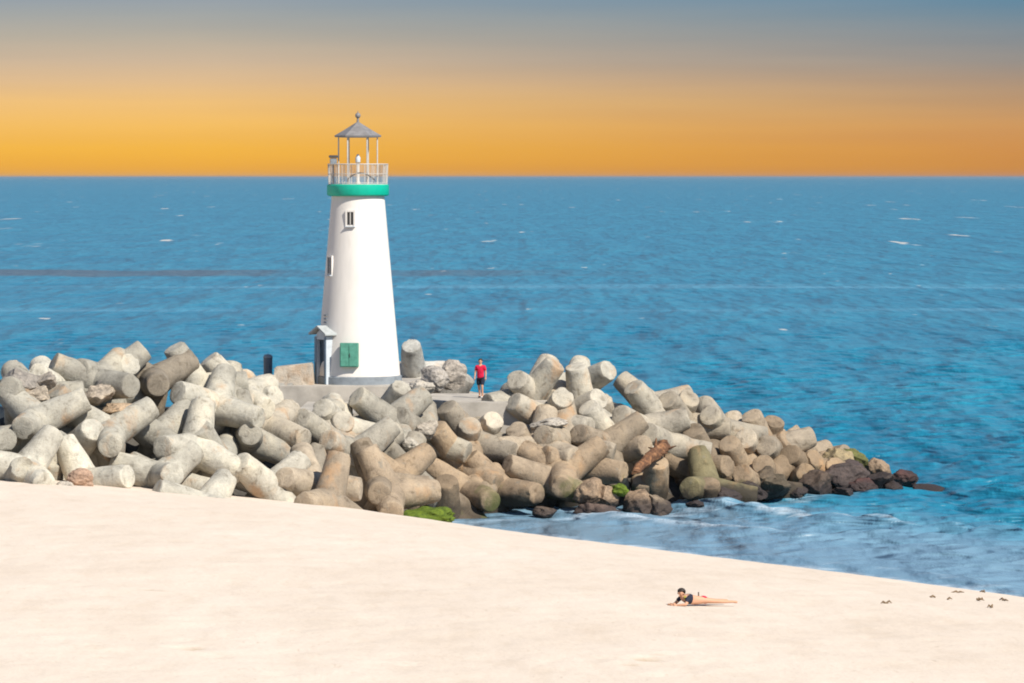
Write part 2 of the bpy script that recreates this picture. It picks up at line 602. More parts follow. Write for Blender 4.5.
def build_beach():
    ys = np.concatenate([np.arange(-120, 60, 12), np.arange(60, 176, 0.33), np.arange(176, 260, 6)])
    xs = np.concatenate([np.arange(-420, -34, 14), np.arange(-34, 34, 0.28), np.arange(34, 420, 14)])
    X, Y = np.meshgrid(xs, ys)
    Z = sand_z(X, Y)
    d = inland(X, Y)
    rg = np.random.RandomState(5)
    # wind ripples and trodden dimples
    damp = smooth(2, 9, d) * smooth(50, 75, Y)
    Z += damp * 0.012 * fbm(X * 2.6, Y * 3.6, 8, 3)
    spots = []
    for px, py, r, dep in [(190, 650, .55, .10), (103, 658, .35, .06), (22, 665, .3, .06), (10, 662, .25, .05), (648, 660, .6, .08), (630, 666, .4, .06),
                           (665, 656, .4, .05), (148, 590, .4, .06), (165, 592, .3, .05), (675, 572, .3, .05)]:
        p = sand_at(px, py)
        spots.append((p.x, p.y, r, dep))
    for _ in range(520):
        px, py = rg.uniform(-60, 1000), rg.uniform(525, 690)
        p = sand_at(px, py)
        spots.append((p.x, p.y, rg.uniform(.24, .42), rg.uniform(.02, .055)))
    dug = np.zeros_like(X)
    for sx, sy, r, dep in spots[:10]:
        dug = np.maximum(dug, np.exp(-((X - sx) ** 2 + (Y - sy) ** 2) / (r * r) * 1.4))
    for sx, sy, r, dep in spots:
        q = ((X - sx) ** 2 + (Y - sy) ** 2) / (r * r)
        Z += dep * np.exp(-q) * (q - 0.55) * 1.5
    wet = 1 - smooth(0.0, 4.5, d + 0.5 * fbm(X * 0.8, Y * 0.8, 4, 3))
    P = np.stack([X, Y, Z], -1)
    tag(grid_mesh("beach_sand", P, SAND, {"wet": wet, "dug": dug}), kind="structure")


# ------------------------------------------------------------------ sea
def build_sea():
    pys = np.concatenate([np.arange(700, 186, -0.62), np.arange(186, 178.2, -0.3)])
    rows = F * CAM_H / (pys - 177.0)
    rows = np.concatenate([np.array([-150., -40, 10, 30, 50, 70, 85, 100]), rows[rows > 108], np.array([70000., 110000., 160000.])])
    u = np.concatenate([-np.geomspace(9, 0.17, 16), np.arange(-0.165, 0.20, 0.00085), np.geomspace(0.205, 9, 16)])
    Yr, U = np.meshgrid(rows, u, indexing="ij")
    X = U * np.maximum(Yr, 60.0)
    sp = np.maximum(np.gradient(rows)[:, None] * np.ones_like(U), np.gradient(u)[None, :] * np.maximum(Yr, 60))
    d = inland(X, Yr)
    Z = np.zeros_like(X)
    rg = np.random.RandomState(11)
    calm = smooth(0.5, 16, -d) * 0.85 + 0.15
    for i in range(46):
        wl = 0.9 * (7.0 / 0.9) ** rg.uniform(0, 1)
        a = R(-100 + rg.normal(0, 52))
        k = 2 * math.pi / wl
        amp = 0.0135 * wl ** 0.5
        ok = 1 - smooth(0.16, 0.34, sp / wl)
        ph = k * (X * math.cos(a) + Yr * math.sin(a)) + rg.uniform(0, 6.28) + 0.8 * np.sin(X * 0.11 + i) * np.sin(Yr * 0.07 + 2 * i)
        s = np.sin(ph)
        Z += amp * ok * calm * (s + 0.25 * np.cos(2 * ph))
    # low rollers that come in along the beach
    off = -d
    ph = off * 2 * math.pi / 6.5 + 1.2 * fbm(X * 0.10, Yr * 0.10, 21, 3)
    near = smooth(1.0, 4.0, off) * (1 - smooth(14, 26, off)) * (sp < 2)
    roll = np.maximum(np.sin(ph), 0) ** 4 * near * (0.55 + 0.45 * fbm(X * 0.16, Yr * 0.16, 31, 3))
    Z += 0.26 * roll
    Z -= 0.02
    foam = 0.50 * roll + 0.62 * np.exp(-(np.maximum(off, 0) / 1.5) ** 2) * (off > -3)
    foam += 0.24 * (1 - smooth(2, 24, off)) * (sp < 2)
    # white water where the swell breaks on the toe of the mound
    for (x0, y0), (x1, y1) in zip(TOE, TOE[1:]):
        ex, ey = x1 - x0, y1 - y0
        t = np.clip(((X - x0) * ex + (Yr - y0) * ey) / (ex * ex + ey * ey), 0, 1)
        q = np.hypot(X - x0 - t * ex, Yr - y0 - t * ey)
        foam = np.maximum(foam, 0.56 * np.exp(-(q / 1.9) ** 2))
    rightfoam = np.exp(-(((X - 22) / 7) ** 2 + ((Yr - 178) / 14) ** 2))
    foam = np.maximum(foam, 0.38 * rightfoam)
    shallow = (1 - smooth(3, 30, off)) * (Yr > 60)
    P = np.stack([X, Yr, Z], -1)
    tag(grid_mesh("sea", P, SEA, {"foam": foam, "shallow": shallow}), kind="structure")


# ------------------------------------------------------------------ the breakwater's slope: pixel column -> (toe y, D), (crest y, D)
ENV = [(-60, 488, 147, 374, 155), (0, 490, 148, 370, 156), (100, 497, 150, 358, 159), (200, 499, 152, 354, 162), (300, 508, 154.5, 396, 166), (400, 521, 160, 392, 171),
       (500, 518, 167, 400, 174.5), (556, 519, 167.6, 357, 176.5), (600, 520, 168, 364, 178), (700, 512, 171, 398, 180), (800, 500, 177, 430, 183), (900, 487, 183.5, 466, 186), (960, 486, 184, 476, 187)]


def env(px):
    for a, b in zip(ENV, ENV[1:]):
        if px <= b[0] or b is ENV[-1]:
            t = max(0, min(1, (px - a[0]) / (b[0] - a[0])))
            return [a[i] + (b[i] - a[i]) * t for i in range(1, 5)]


def depth(px, py):
    yt, Dt, yc, Dc = env(px)
    t = (yt - py) / (yt - yc)
    return Dt + (Dc - Dt) * max(-0.2, min(1.25, t))


def on_slope(px, py, back=0.0):
    return at(px, py, depth(px, py) + back)


TOE = [(p.x, p.y) for p in (on_slope(x, env(x)[0]) for x in (420, 480, 550, 625, 700, 760, 820, 870, 925))]


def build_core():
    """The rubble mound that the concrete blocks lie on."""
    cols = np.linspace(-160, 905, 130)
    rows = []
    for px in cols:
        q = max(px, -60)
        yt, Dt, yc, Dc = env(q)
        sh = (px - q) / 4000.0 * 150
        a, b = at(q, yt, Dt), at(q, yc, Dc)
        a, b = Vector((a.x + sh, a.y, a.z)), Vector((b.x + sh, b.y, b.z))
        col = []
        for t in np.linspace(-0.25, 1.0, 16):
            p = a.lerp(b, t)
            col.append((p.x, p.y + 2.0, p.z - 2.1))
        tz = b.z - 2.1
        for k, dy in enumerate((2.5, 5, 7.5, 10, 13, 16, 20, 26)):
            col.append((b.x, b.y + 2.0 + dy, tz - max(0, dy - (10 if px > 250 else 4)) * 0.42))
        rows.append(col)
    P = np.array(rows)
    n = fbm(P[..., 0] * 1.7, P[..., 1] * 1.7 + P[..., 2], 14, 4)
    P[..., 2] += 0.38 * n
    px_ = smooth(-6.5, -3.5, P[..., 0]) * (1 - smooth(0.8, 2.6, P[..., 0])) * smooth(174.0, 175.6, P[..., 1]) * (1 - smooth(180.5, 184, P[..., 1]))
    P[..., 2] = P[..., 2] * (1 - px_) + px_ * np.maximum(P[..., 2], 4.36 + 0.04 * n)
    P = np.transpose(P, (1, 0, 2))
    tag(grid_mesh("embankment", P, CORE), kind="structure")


# ------------------------------------------------------------------ tetrapods
LEG_L, R0, R1 = 2.25, 0.735, 0.50


def make_leg(seed):
    rg = random.Random(seed)
    bm = bmesh.new()
    prof = [(R0, 0.0)]
    for i in range(1, 9):
        t = i / 9
        prof.append((R0 + (R1 - R0) * t, LEG_L * t))
    b = 0.055
    prof += [(R1 + 0.006, LEG_L - b), (R1 - 0.012, LEG_L - 0.018), (R1 - 0.05, LEG_L), (R1 * 0.55, LEG_L + 0.004), (0, LEG_L + 0.006)]
    lathe(bm, prof, 30)
    off = Vector((rg.uniform(0, 90), rg.uniform(0, 90), rg.uniform(0, 90)))
    for v in bm.verts:
        n = mnoise.noise(v.co * 1.6 + off) * 0.035 + mnoise.noise(v.co * 5 + off) * 0.014
        rr = math.hypot(v.co.x, v.co.y)
        if v.co.z > LEG_L - 0.25 and rr > R1 * 0.7:      # chipped rim
            n -= max(0, mnoise.noise(v.co * 2.6 + off * 2) - 0.15) * 0.30
        if rr > 1e-3:
            v.co.x *= 1 + n / rr
            v.co.y *= 1 + n / rr
    me = bpy.data.meshes.new("leg")
    bm.to_mesh(me)
    bm.free()
    me.shade_smooth()
    me.set_sharp_from_angle(angle=R(40))
    me.materials.append(CONC)
    return me


LEGS = [make_leg(s) for s in range(9)]
G_TET = "concrete tetrapods heaped on the breakwater"


def pix(p):
    v = p - ORG
    k = F / v.dot(FWD)
    return 512 + v.x * k, 341.5 - v.dot(UPV) * k


ENVA = np.array(ENV, float)
CAMF, CAMU = np.array(FWD), np.array(UPV)


def pix_np(P):
    v = P - np.array(ORG)
    k = F / (v @ CAMF)
    return 512 + v[..., 0] * k, 341.5 - (v @ CAMU) * k


def sticks_out(P, L=0.0):
    """How far (metres, squared) arm ends stand proud of the heap's usual outline."""
    x, y = pix_np(P)
    yt, Dt, yc, Dc = (np.interp(x, ENVA[:, 0], ENVA[:, i]) for i in (1, 2, 3, 4))
    t = (yt - y) / (yt - yc)
    D = Dt + (Dc - Dt) * np.clip(t, -0.2, 1.0)
    up = np.maximum(0, (yc - 1 - y) / 22)
    front = np.maximum(0, D - P[..., 1] - 1.1)
    return front ** 2 + 5 * up ** 2


FR = np.array([0.25, 0.45, 0.65, 0.82, 1.0])


def covers(P0, DV, scale, own):
    """How many clearly showing round ends of other blocks the arms DV (n,k,3) from P0 (n,3) stand in front of."""
    Q = P0[:, None, None, :] + DV[:, :, None, :] * (LEG_L * scale * FR)[None, None, :, None]
    rad = (R0 + (R1 - R0) * FR) * scale
    x, y = pix_np(Q)
    rpx = rad[None, None, :] * F / Q[..., 1]
    out = np.zeros(len(P0))
    for ex, ey, eD in ENDS:
        if (ex, ey) == own:
            continue
        r = np.hypot(x - ex, y - ey)
        k = np.clip((rpx + 7 - r) / 14, 0, 1) * (Q[..., 1] - rad * 0.6 < eD)
        out += k.max(axis=(1, 2)) ** 1.5
    return out


def fit(tip, d1, hint, scale, own, n=700, jit=0.22, rgs=0):
    """Turn a block so that its own end shows at tip, its other arms lie low in the heap and no neighbour's end is hidden."""
    rg = np.random.RandomState(rgs)
    D1 = np.array(d1)[None, :] + rg.normal(0, jit, (n, 3))
    D1[0] = d1
    D1 /= np.linalg.norm(D1, axis=1)[:, None]
    push = np.abs(rg.normal(0, 0.25, n))
    tips = np.array(tip)[None, :] + push[:, None] * np.array([0, 1, -0.08])
    C = tips - D1 * (LEG_L * scale)
    U = np.cross(D1, rg.normal(0, 1, (n, 3)))
    U /= np.linalg.norm(U, axis=1)[:, None]
    V = np.cross(D1, U)
    ds = [D1] + [-D1 / 3 + (U * math.cos(q) + V * math.sin(q)) * (math.sqrt(8) / 3) for q in (0, R(120), R(240))]
    DV = np.stack(ds, 1)
    cost = sticks_out(C[:, None, :] + DV[:, 1:] * LEG_L * scale).sum(1)
    cost += 1.6 * covers(C, DV, scale, own)
    h = np.array(hint) / np.linalg.norm(hint)
    cost += 0.7 * (1 - (DV[:, 1:] @ h).max(1))
    cost += 3.0 * (1 - D1 @ np.array(d1)) + 0.3 * push
    i = int(np.argmin(cost))
    return Vector(C[i]), [Vector(v) for v in DV[i]]


def tetra(centre, dirs, tint, label, scale=0.9, group=G_TET):
    root = empty("tetrapod", centre)
    tag(root, label, "tetrapod", group)
    for dv in dirs:
        o = obj_from("leg", rnd.choice(LEGS), None, root)
        o.rotation_mode = "QUATERNION"
        o.rotation_quaternion = dv.to_track_quat("Z", "Y")
        o.scale = (scale,) * 3
        j = rnd.uniform(0.95, 1.05)
        o.color = (tint[0] * j, tint[1] * j, tint[2] * j, 1)
    return root


def vec(r, u, t):
    return Vector((r, -t, u))


GREY, TAN = (0.375, 0.352, 0.30), (0.258, 0.187, 0.122)


def tint_for(px, py, tone=None):
    if tone is None:
        a = max(0, min(1, (px - 215) / 230))
        yt, _, yc, _ = env(px)
        low = max(0, min(1, (py - yc) / (yt - yc)))
        tone = a * (0.12 + 0.95 * low) if px < 690 else 0.62 + 0.42 * low
    j = rnd.uniform(0.72, 1.22)
    return tuple((GREY[i] + (TAN[i] - GREY[i]) * tone) * j for i in range(3))


# end of the arm seen at (px, py); that arm's direction and a second arm's (right, up, toward the viewer)
T = [
    (52, 363, (-.95, .1, .3), (.3, .3, .9), None, "grey tetrapod on the shoreward crest, blunt arm pointing away from the lighthouse"),
    (78, 369, (-.8, -.25, .55), (.5, .8, .1), None, "crest tetrapod whose thick arm slopes down beside the blunt-ended grey one"),
    (36, 374, (-.5, .15, .85), (.8, .2, .3), None, "tetrapod end like a grey boulder at the seaward edge of the shoreward crest"),
    (8, 388, (-.3, .3, .9), (.9, .1, .2), None, "tetrapod at the picture edge just above the pale stub ends, half hidden"),
    (55, 390, (-.45, .8, .4), (.6, -.2, .7), None, "tetrapod with a greenish grey arm standing up behind the big bright round end"),
    (93, 429, (.35, .45, .8), (-.5, -.6, .6), None, "big tetrapod raising a bright white round end over a shaded arm near the sand"),
    (5, 440, (.25, .3, .9), (-.6, .6, .2), None, "tetrapod cut by the picture edge with a pale round end at mid height"),
    (22, 467, (.25, .35, .85), (.6, -.7, .2), None, "tetrapod near the picture edge with a white round end low above the sand"),
    (44, 484, (.35, -.7, .6), (-.7, -.1, .6), None, "tetrapod with a pale arm pointing down into the sand near the picture edge"),
    (128, 476, (.8, .1, .55), (-.3, -.4, .8), None, "tetrapod lying on the sand with one arm pointing toward the lighthouse side"),
    (110, 446, (.1, -.3, .9), (.7, .6, .1), None, "tan-ended tetrapod between the big bright round end and the long pale arm"),
    (22, 428, (-.2, -.3, .9), (.3, .9, .1), None, "tan tetrapod stub tucked above the pale round end at the picture edge"),
    (130, 364, (.35, .45, .7), (-.8, .3, .3), None, "slanting tetrapod on the crest with a narrow bright end face"),
    (158, 385, (.15, -.1, .95), (-.7, .6, .1), .5, "tetrapod with a rust-tinted round end below the forked crest tetrapod"),
    (160, 447, (-.5, -.1, .85), (.75, -.3, .5), None, "tetrapod with beach-facing round end and long pale arm down to the sand"),
    (174, 347, (-.5, .8, .15), (.75, .5, .1), None, "forked crest tetrapod with two arms raised in a wide V, the highest here"),
    (177, 392, (-.9, -.15, .35), (.5, .2, .8), None, "dark-sided tetrapod with a thick arm lying under the forked crest one"),
    (236, 392, (.55, .6, .5), (-.5, -.3, .75), None, "tetrapod with its broad end tipped up toward the lighthouse, below the deck"),
    (266, 409, (.55, -.15, .8), (-.5, .7, .2), None, "pale tetrapod with a bulky end below the litter bin and the slab"),
    (250, 434, (-.1, -.45, .85), (.5, .7, .2), None, "tetrapod with a small oval end hanging over a dark gap under the bulky pale one"),
    (199, 427, (-.25, .75, .55), (.7, -.3, .5), None, "tetrapod with an upright stub topped by a flat oval, in the middle of the slope"),
    (172, 475, (.2, .1, .95), (-.8, .2, .4), None, "tetrapod with an oval end just above the sand, below the long pale arm"),
    (156, 490, (-.95, .05, .3), (.4, .1, .9), None, "tetrapod lying along the sand with a dark end pointing away from the lighthouse"),
    (240, 462, (-.9, .05, .45), (.3, -.8, .4), None, "tetrapod with shaded end and level arm above the sand, beside the large rounded tan end"),
    (284, 478, (-.6, -.35, .7), (.8, .2, .4), .6, "tetrapod with a large rounded tan end resting just above the sand"),
    (304, 504, (-.7, -.55, .45), (.6, .5, .5), .7, "brown curved tetrapod arm bending down to the sand below the slab"),
    (276, 396, (.4, -.5, .75), (-.7, .4, .4), None, "short-looking tetrapod end close under the edge of the lighthouse slab"),
    (304, 440, (.6, -.4, .7), (-.5, .7, .4), .35, "tetrapod with a shaded end beside the long cylinder-like one below the slab"),
    (327, 440, (-.65, -.4, .65), (.8, .2, .4), .15, "long pale tetrapod sloping down toward the beach, right under the green cabinet"),
    (322, 408, (-.35, .45, .8), (.8, .3, .3), .1, "pale tetrapod end leaning against the step of the slab below the tower's porch"),
    (344, 421, (.3, .5, .8), (-.8, .1, .4), .2, "tetrapod with an upturned end midway between the green cabinet and the long pale cylinder"),
    (300, 418, (-.6, .3, .7), (.7, -.5, .4), .15, "pale tetrapod stub beside the corner of the slab, under the concrete block"),
    (470, 425, (.2, .6, .75), (-.8, -.2, .4), .4, "tetrapod wedged at the path's edge straight below the red-shirted person"),
    (356, 396, (-.8, .25, .5), (.5, .3, .8), .1, "tetrapod with a rounded dark-sided end against the plinth of the lighthouse"),
    (402, 387, (.35, .75, .5), (-.7, -.3, .6), .1, "pale tetrapod at the foot of the tower with an upturned end face"),
    (397, 416, (-.75, .15, .6), (.6, .4, .6), .2, "tetrapod with a rounded end pointing away from the red shirt, below the tower corner"),
    (436, 428, (-.35, .7, .45), (.7, .2, .6), .9, "dark weathered tetrapod arm slanting beside the big three-armed one"),
    (446, 407, (-.5, .75, .45), (.75, -.1, .6), .45, "big three-armed tetrapod in the middle with a tall bright arm and spread legs"),
    (356, 455, (-.3, -.3, .9), (.7, .6, .3), .25, "pale tetrapod with a square-looking end under the long sloping cylinder"),
    (384, 446, (-.3, .6, .7), (.8, -.2, .5), .3, "tetrapod with a raised round end in the middle of the slope under the tower"),
    (336, 476, (.3, .65, .6), (-.8, .1, .5), .35, "tetrapod with a knobbly joint turned up above the brown curved arm"),
    (415, 500, (-.2, -.65, .7), (-.7, .5, .4), .9, "broad tan tetrapod with a wide arm planted down by the green algae"),
    (379, 494, (-.05, -.1, .95), (-.1, .9, -.1), .75, "tan tetrapod with one round end facing out and one arm standing up behind it"),
    (391, 513, (-.4, -.6, .65), (.6, .5, .4), .8, "small-looking brown tetrapod tip poking from the sand beside the green algae"),
    (447, 481, (.05, .8, .6), (-.7, -.4, .5), .95, "rounded brown tetrapod stub standing up at the waterline behind the algae"),
    (491, 501, (.5, -.1, .85), (-.7, .5, .3), .95, "tetrapod with an orange-brown round end at the waterline"),
    (537, 494, (.6, .05, .8), (-.5, .6, .4), .95, "tetrapod with a large oval end and dark shaded flank at the waterline"),
    (507, 464, (-.97, .1, .2), (.3, -.45, .85), .8, "long level tan tetrapod arm lying across the slope above the waterline ends"),
    (562, 488, (.0, -.35, .93), (.7, .6, .3), .9, "tetrapod with a round end facing the beach below the long level arm"),
    (624, 473, (.85, -.1, .55), (-.3, .5, .8), .9, "tetrapod whose level arm ends in a clean disc close to the orange driftwood"),
    (516, 429, (-.15, .75, .6), (.7, -.3, .5), .7, "tetrapod with a leaning dark arm topped by an oval, below the red shirt"),
    (543, 436, (-.55, .1, .8), (.7, -.5, .4), .55, "tetrapod with a pale round end facing the beach and one arm running down beside it"),
    (575, 458, (.7, -.55, .4), (-.5, .6, .5), .6, "tetrapod with an arm running down to the level tan arm, half hidden"),
    (513, 402, (-.75, .45, .45), (.7, .2, .6), .25, "pale grey tetrapod just past the red-shirted person beside the path"),
    (578, 434, (-.8, -.1, .55), (.6, .5, .5), .7, "shaded brown tetrapod behind the slim bright slanting arm"),
    (588, 407, (-.5, .75, .4), (.8, -.2, .5), .15, "tetrapod with a slim bright arm slanting up in the middle of the outer slope"),
    (556, 363, (.74, .52, .22), (-.78, -.2, .55), .1, "crest tetrapod reaching a grey arm toward the red-shirted person, topmost beyond the path"),
    (609, 370, (.65, .4, .6), (-.7, .2, .6), .05, "crest tetrapod with a crisp pale disc aimed out to sea"),
    (576, 366, (-.1, .9, .3), (.6, -.4, .6), .1, "short upright grey tetrapod arm on the crest between two longer ones"),
    (516, 380, (-.4, .3, .85), (.7, -.3, .5), .2, "dark rounded tetrapod on the crest beside the red-shirted person"),
    (563, 397, (.1, .5, .85), (-.8, -.1, .4), .2, "grey tetrapod end in the gap under the tall crest arms"),
    (599, 398, (.5, .55, .65), (-.5, .5, -.3), .2, "squat grey tetrapod under the crisp pale disc on the crest"),
    (633, 387, (-.6, .65, .4), (.8, -.2, .5), .2, "tetrapod with a pale arm tilted up alone on the seaward skyline"),
    (621, 415, (-.5, .2, .85), (.7, .5, .2), .3, "round pale tetrapod end between the slim slanting arm and the long bright one"),
    (648, 433, (-.7, -.45, .55), (.85, .25, .4), .3, "tetrapod with a long bright arm sloping down toward the driftwood"),
    (710, 415, (-.25, .15, .95), (.85, .2, .3), .35, "tetrapod showing a pale ringed disc on the skyline past the driftwood"),
    (690, 398, (.3, .65, .65), (-.8, .2, .4), .45, "rounded tetrapod hump on the skyline before the pale ringed disc"),
    (668, 399, (-.2, .6, .75), (.8, .1, .5), .45, "low rounded tetrapod on the skyline behind the long bright arm"),
    (646, 446, (.75, .05, .65), (-.5, -.5, .6), .75, "tetrapod with a shaded barrel of an arm ending right above the driftwood"),
    (693, 430, (-.3, .75, .55), (.7, -.4, .5), .8, "mushroom-like tetrapod with a broad tilted cap beside the driftwood roots"),
    (658, 462, (.1, .85, .5), (-.7, -.4, .4), .9, "dome-topped brown tetrapod stub below the driftwood"),
    (709, 483, (.1, .85, .5), (.6, -.5, .6), .95, "tetrapod standing in the wash with a pale top and a dark wet foot"),
    (729, 443, (-.4, .65, .65), (.7, -.5, .4), .85, "tan tetrapod with an upturned end below the pale ringed disc"),
    (746, 438, (-.3, .2, .93), (.8, .3, .2), .5, "tetrapod with a pale chalky disc near the outer end"),
    (751, 415, (-.35, .8, .45), (.8, -.1, .5), .75, "tetrapod with a flat slanting top on the outer skyline"),
    (774, 421, (.15, .85, .5), (-.7, -.3, .6), .9, "round-topped tan tetrapod on the outer skyline, last tall one"),
    (789, 439, (.5, .6, .6), (-.7, .3, .5), .95, "smooth tan tetrapod stepping down toward the sea behind the lilac-pale oval"),
    (766, 446, (-.1, .3, .95), (.7, .4, .3), .6, "tetrapod with a narrow pale oval in a dark gap near the outer end"),
    (790, 454, (-.4, .4, .85), (.8, .2, .4), .95, "pinkish tan tetrapod end just above the dark wet rocks"),
    (763, 464, (-.2, .35, .9), (.3, -.9, .2), .95, "bulky tan tetrapod with a dark wet underside near the outer end"),
    (816, 458, (.45, .6, .65), (-.7, .2, .6), 1.0, "outermost brown tetrapod, blocky, standing over the dark tidal rocks"),
    (728, 466, (.75, .2, .65), (-.7, .4, .3), .9, "tan tetrapod arm lying low between the driftwood and the outer end"),
    (690, 488, (-.6, -.25, .75), (.6, .6, .3), .9, "low tetrapod with green weed at its waterline under the driftwood"),
    (806, 473, (.15, .45, .88), (-.8, -.1, .4), 1.0, "tan tetrapod end low over the black boulders, right under the outermost brown one"),
    (836, 466, (.3, .5, .8), (-.8, .2, .3), 1.0, "last tan tetrapod end, showing just before the weed-capped boulder"),
    (742, 474, (-.2, .35, .9), (.8, .3, .3), .95, "brown tetrapod end low above the broad black boulder"),
    (453, 416, (-.45, .5, .7), (.8, .1, .4), .4, "tetrapod with a bright end against the path's edge, behind the big three-armed one"),
    (494, 420, (.35, .55, .75), (-.7, -.2, .6), .35, "squat tetrapod end at the corner of the path, before the leaning dark arm"),
    (409, 349, (-.1, .9, .35), (.5, -.5, .6), .05, None),
]


ENDS = [(t[0], t[1], depth(t[0], t[1])) for t in T]


def build_tetras():
    for px, py, d, h, tone, label in T:
        if label is None:
            continue
        dv = vec(d[0], d[1], d[2] + 0.05).normalized()
        sc = 0.93 + 0.03 * max(0, min(1, (px - 250) / 300)) + rnd.uniform(-.02, .02)
        c, ds = fit(on_slope(px, py), dv, vec(*h), sc, (px, py), rgs=int(px * 7 + py))
        tetra(c, ds, (0.175, 0.15, 0.085) if "green weed" in label else tint_for(px, py, tone), label, sc)
    # the pale one that stands on the seaward side behind the tower, and the humps along the seaward edge
    for tip, d, h, tint, label in [
        (at(411, 345, 185.5), (-.12, .62, .78), (.5, .3, .1), (0.43, 0.42, 0.39), "pale tetrapod standing upright behind the lighthouse wall on the seaward side"),
        (at(432, 372, 185.5), (-.4, .7, .5), (.8, .2, .4), (0.27, 0.245, 0.215), "rough grey tetrapod hump behind the path between tower and red shirt"),
        (at(467, 377, 184), (.5, .7, .3), (-.6, .1, .7), (0.28, 0.26, 0.23), "grey tetrapod hump right behind the red-shirted person"),
        (at(226, 372, 179), (-.5, .55, .6), (.8, .1, .3), (0.31, 0.295, 0.265), "low grey tetrapod at the seaward edge beside the litter bin"),
    ]:
        c, ds = fit(tip, vec(*d).normalized(), vec(*h), 0.88, None, jit=0.05)
        tetra(c, ds, tint, label, 0.88)
    # the under layer that shows only through the gaps
    rg = random.Random(31)
    for i, px in enumerate(range(-70, 850, 64)):
        yt, Dt, yc, Dc = env(px)
        n = 2
        for j in range(n):
            q = px + rg.uniform(-12, 12) + (23 if j % 2 else 0)
            t = (j + 0.5) / n
            y = yt + (yc - yt) * t
            if (285 < q < 560 and t > 0.6) or (q > 500 and t > .75):
                continue
            p = on_slope(q, y, 2.2)
            d = Vector((rg.gauss(0, .5), -.6, rg.gauss(.5, .4))).normalized()
            c, ds = fit(p, d, Vector((rg.gauss(0, 1), rg.gauss(0, 1), rg.gauss(0, 1))), .9, None, jit=0.7, rgs=i * 9 + j)
            tetra(c, ds, tint_for(q, y), "concrete tetrapod of the under layer, showing only in gaps of the heap", 0.9, "under layer of tetrapods")


# ------------------------------------------------------------------ rocks
def rock(name, c, size, seed, tint, label, cat="boulder", group=None, ang=0.0):
    bm = bmesh.new()
    bmesh.ops.create_icosphere(bm, subdivisions=5, radius=1)
    off = Vector((seed * 3.71, seed * 1.37, seed * 5.1))
    cuts = []
    rg = random.Random(seed)
    for _ in range(9):
        v = Vector((rg.gauss(0, 1), rg.gauss(0, 1), rg.gauss(0, 1))).normalized()
        cuts.append((v, rg.uniform(0.5, 0.85)))
    for v in bm.verts:
        p = v.co.copy()
        for n, k in cuts:
            dd = p.dot(n)
            if dd > k:
                p -= n * (dd - k) * 0.9
        p *= 1 + 0.16 * mnoise.noise(p * 1.7 + off) + 0.10 * mnoise.noise(p * 3.7 + off) + 0.05 * mnoise.noise(p * 8 + off)
        v.co = Vector((p.x * size[0], p.y * size[1], p.z * size[2]))
    o = obj(name, bm, ROCK, None, True, 45)
    o.location = c
    o.rotation_euler = (rg.uniform(-.2, .2), rg.uniform(-.2, .2), ang + rg.uniform(0, 6))
    o.color = (*tint, 1)
    return tag(o, label, cat, group)


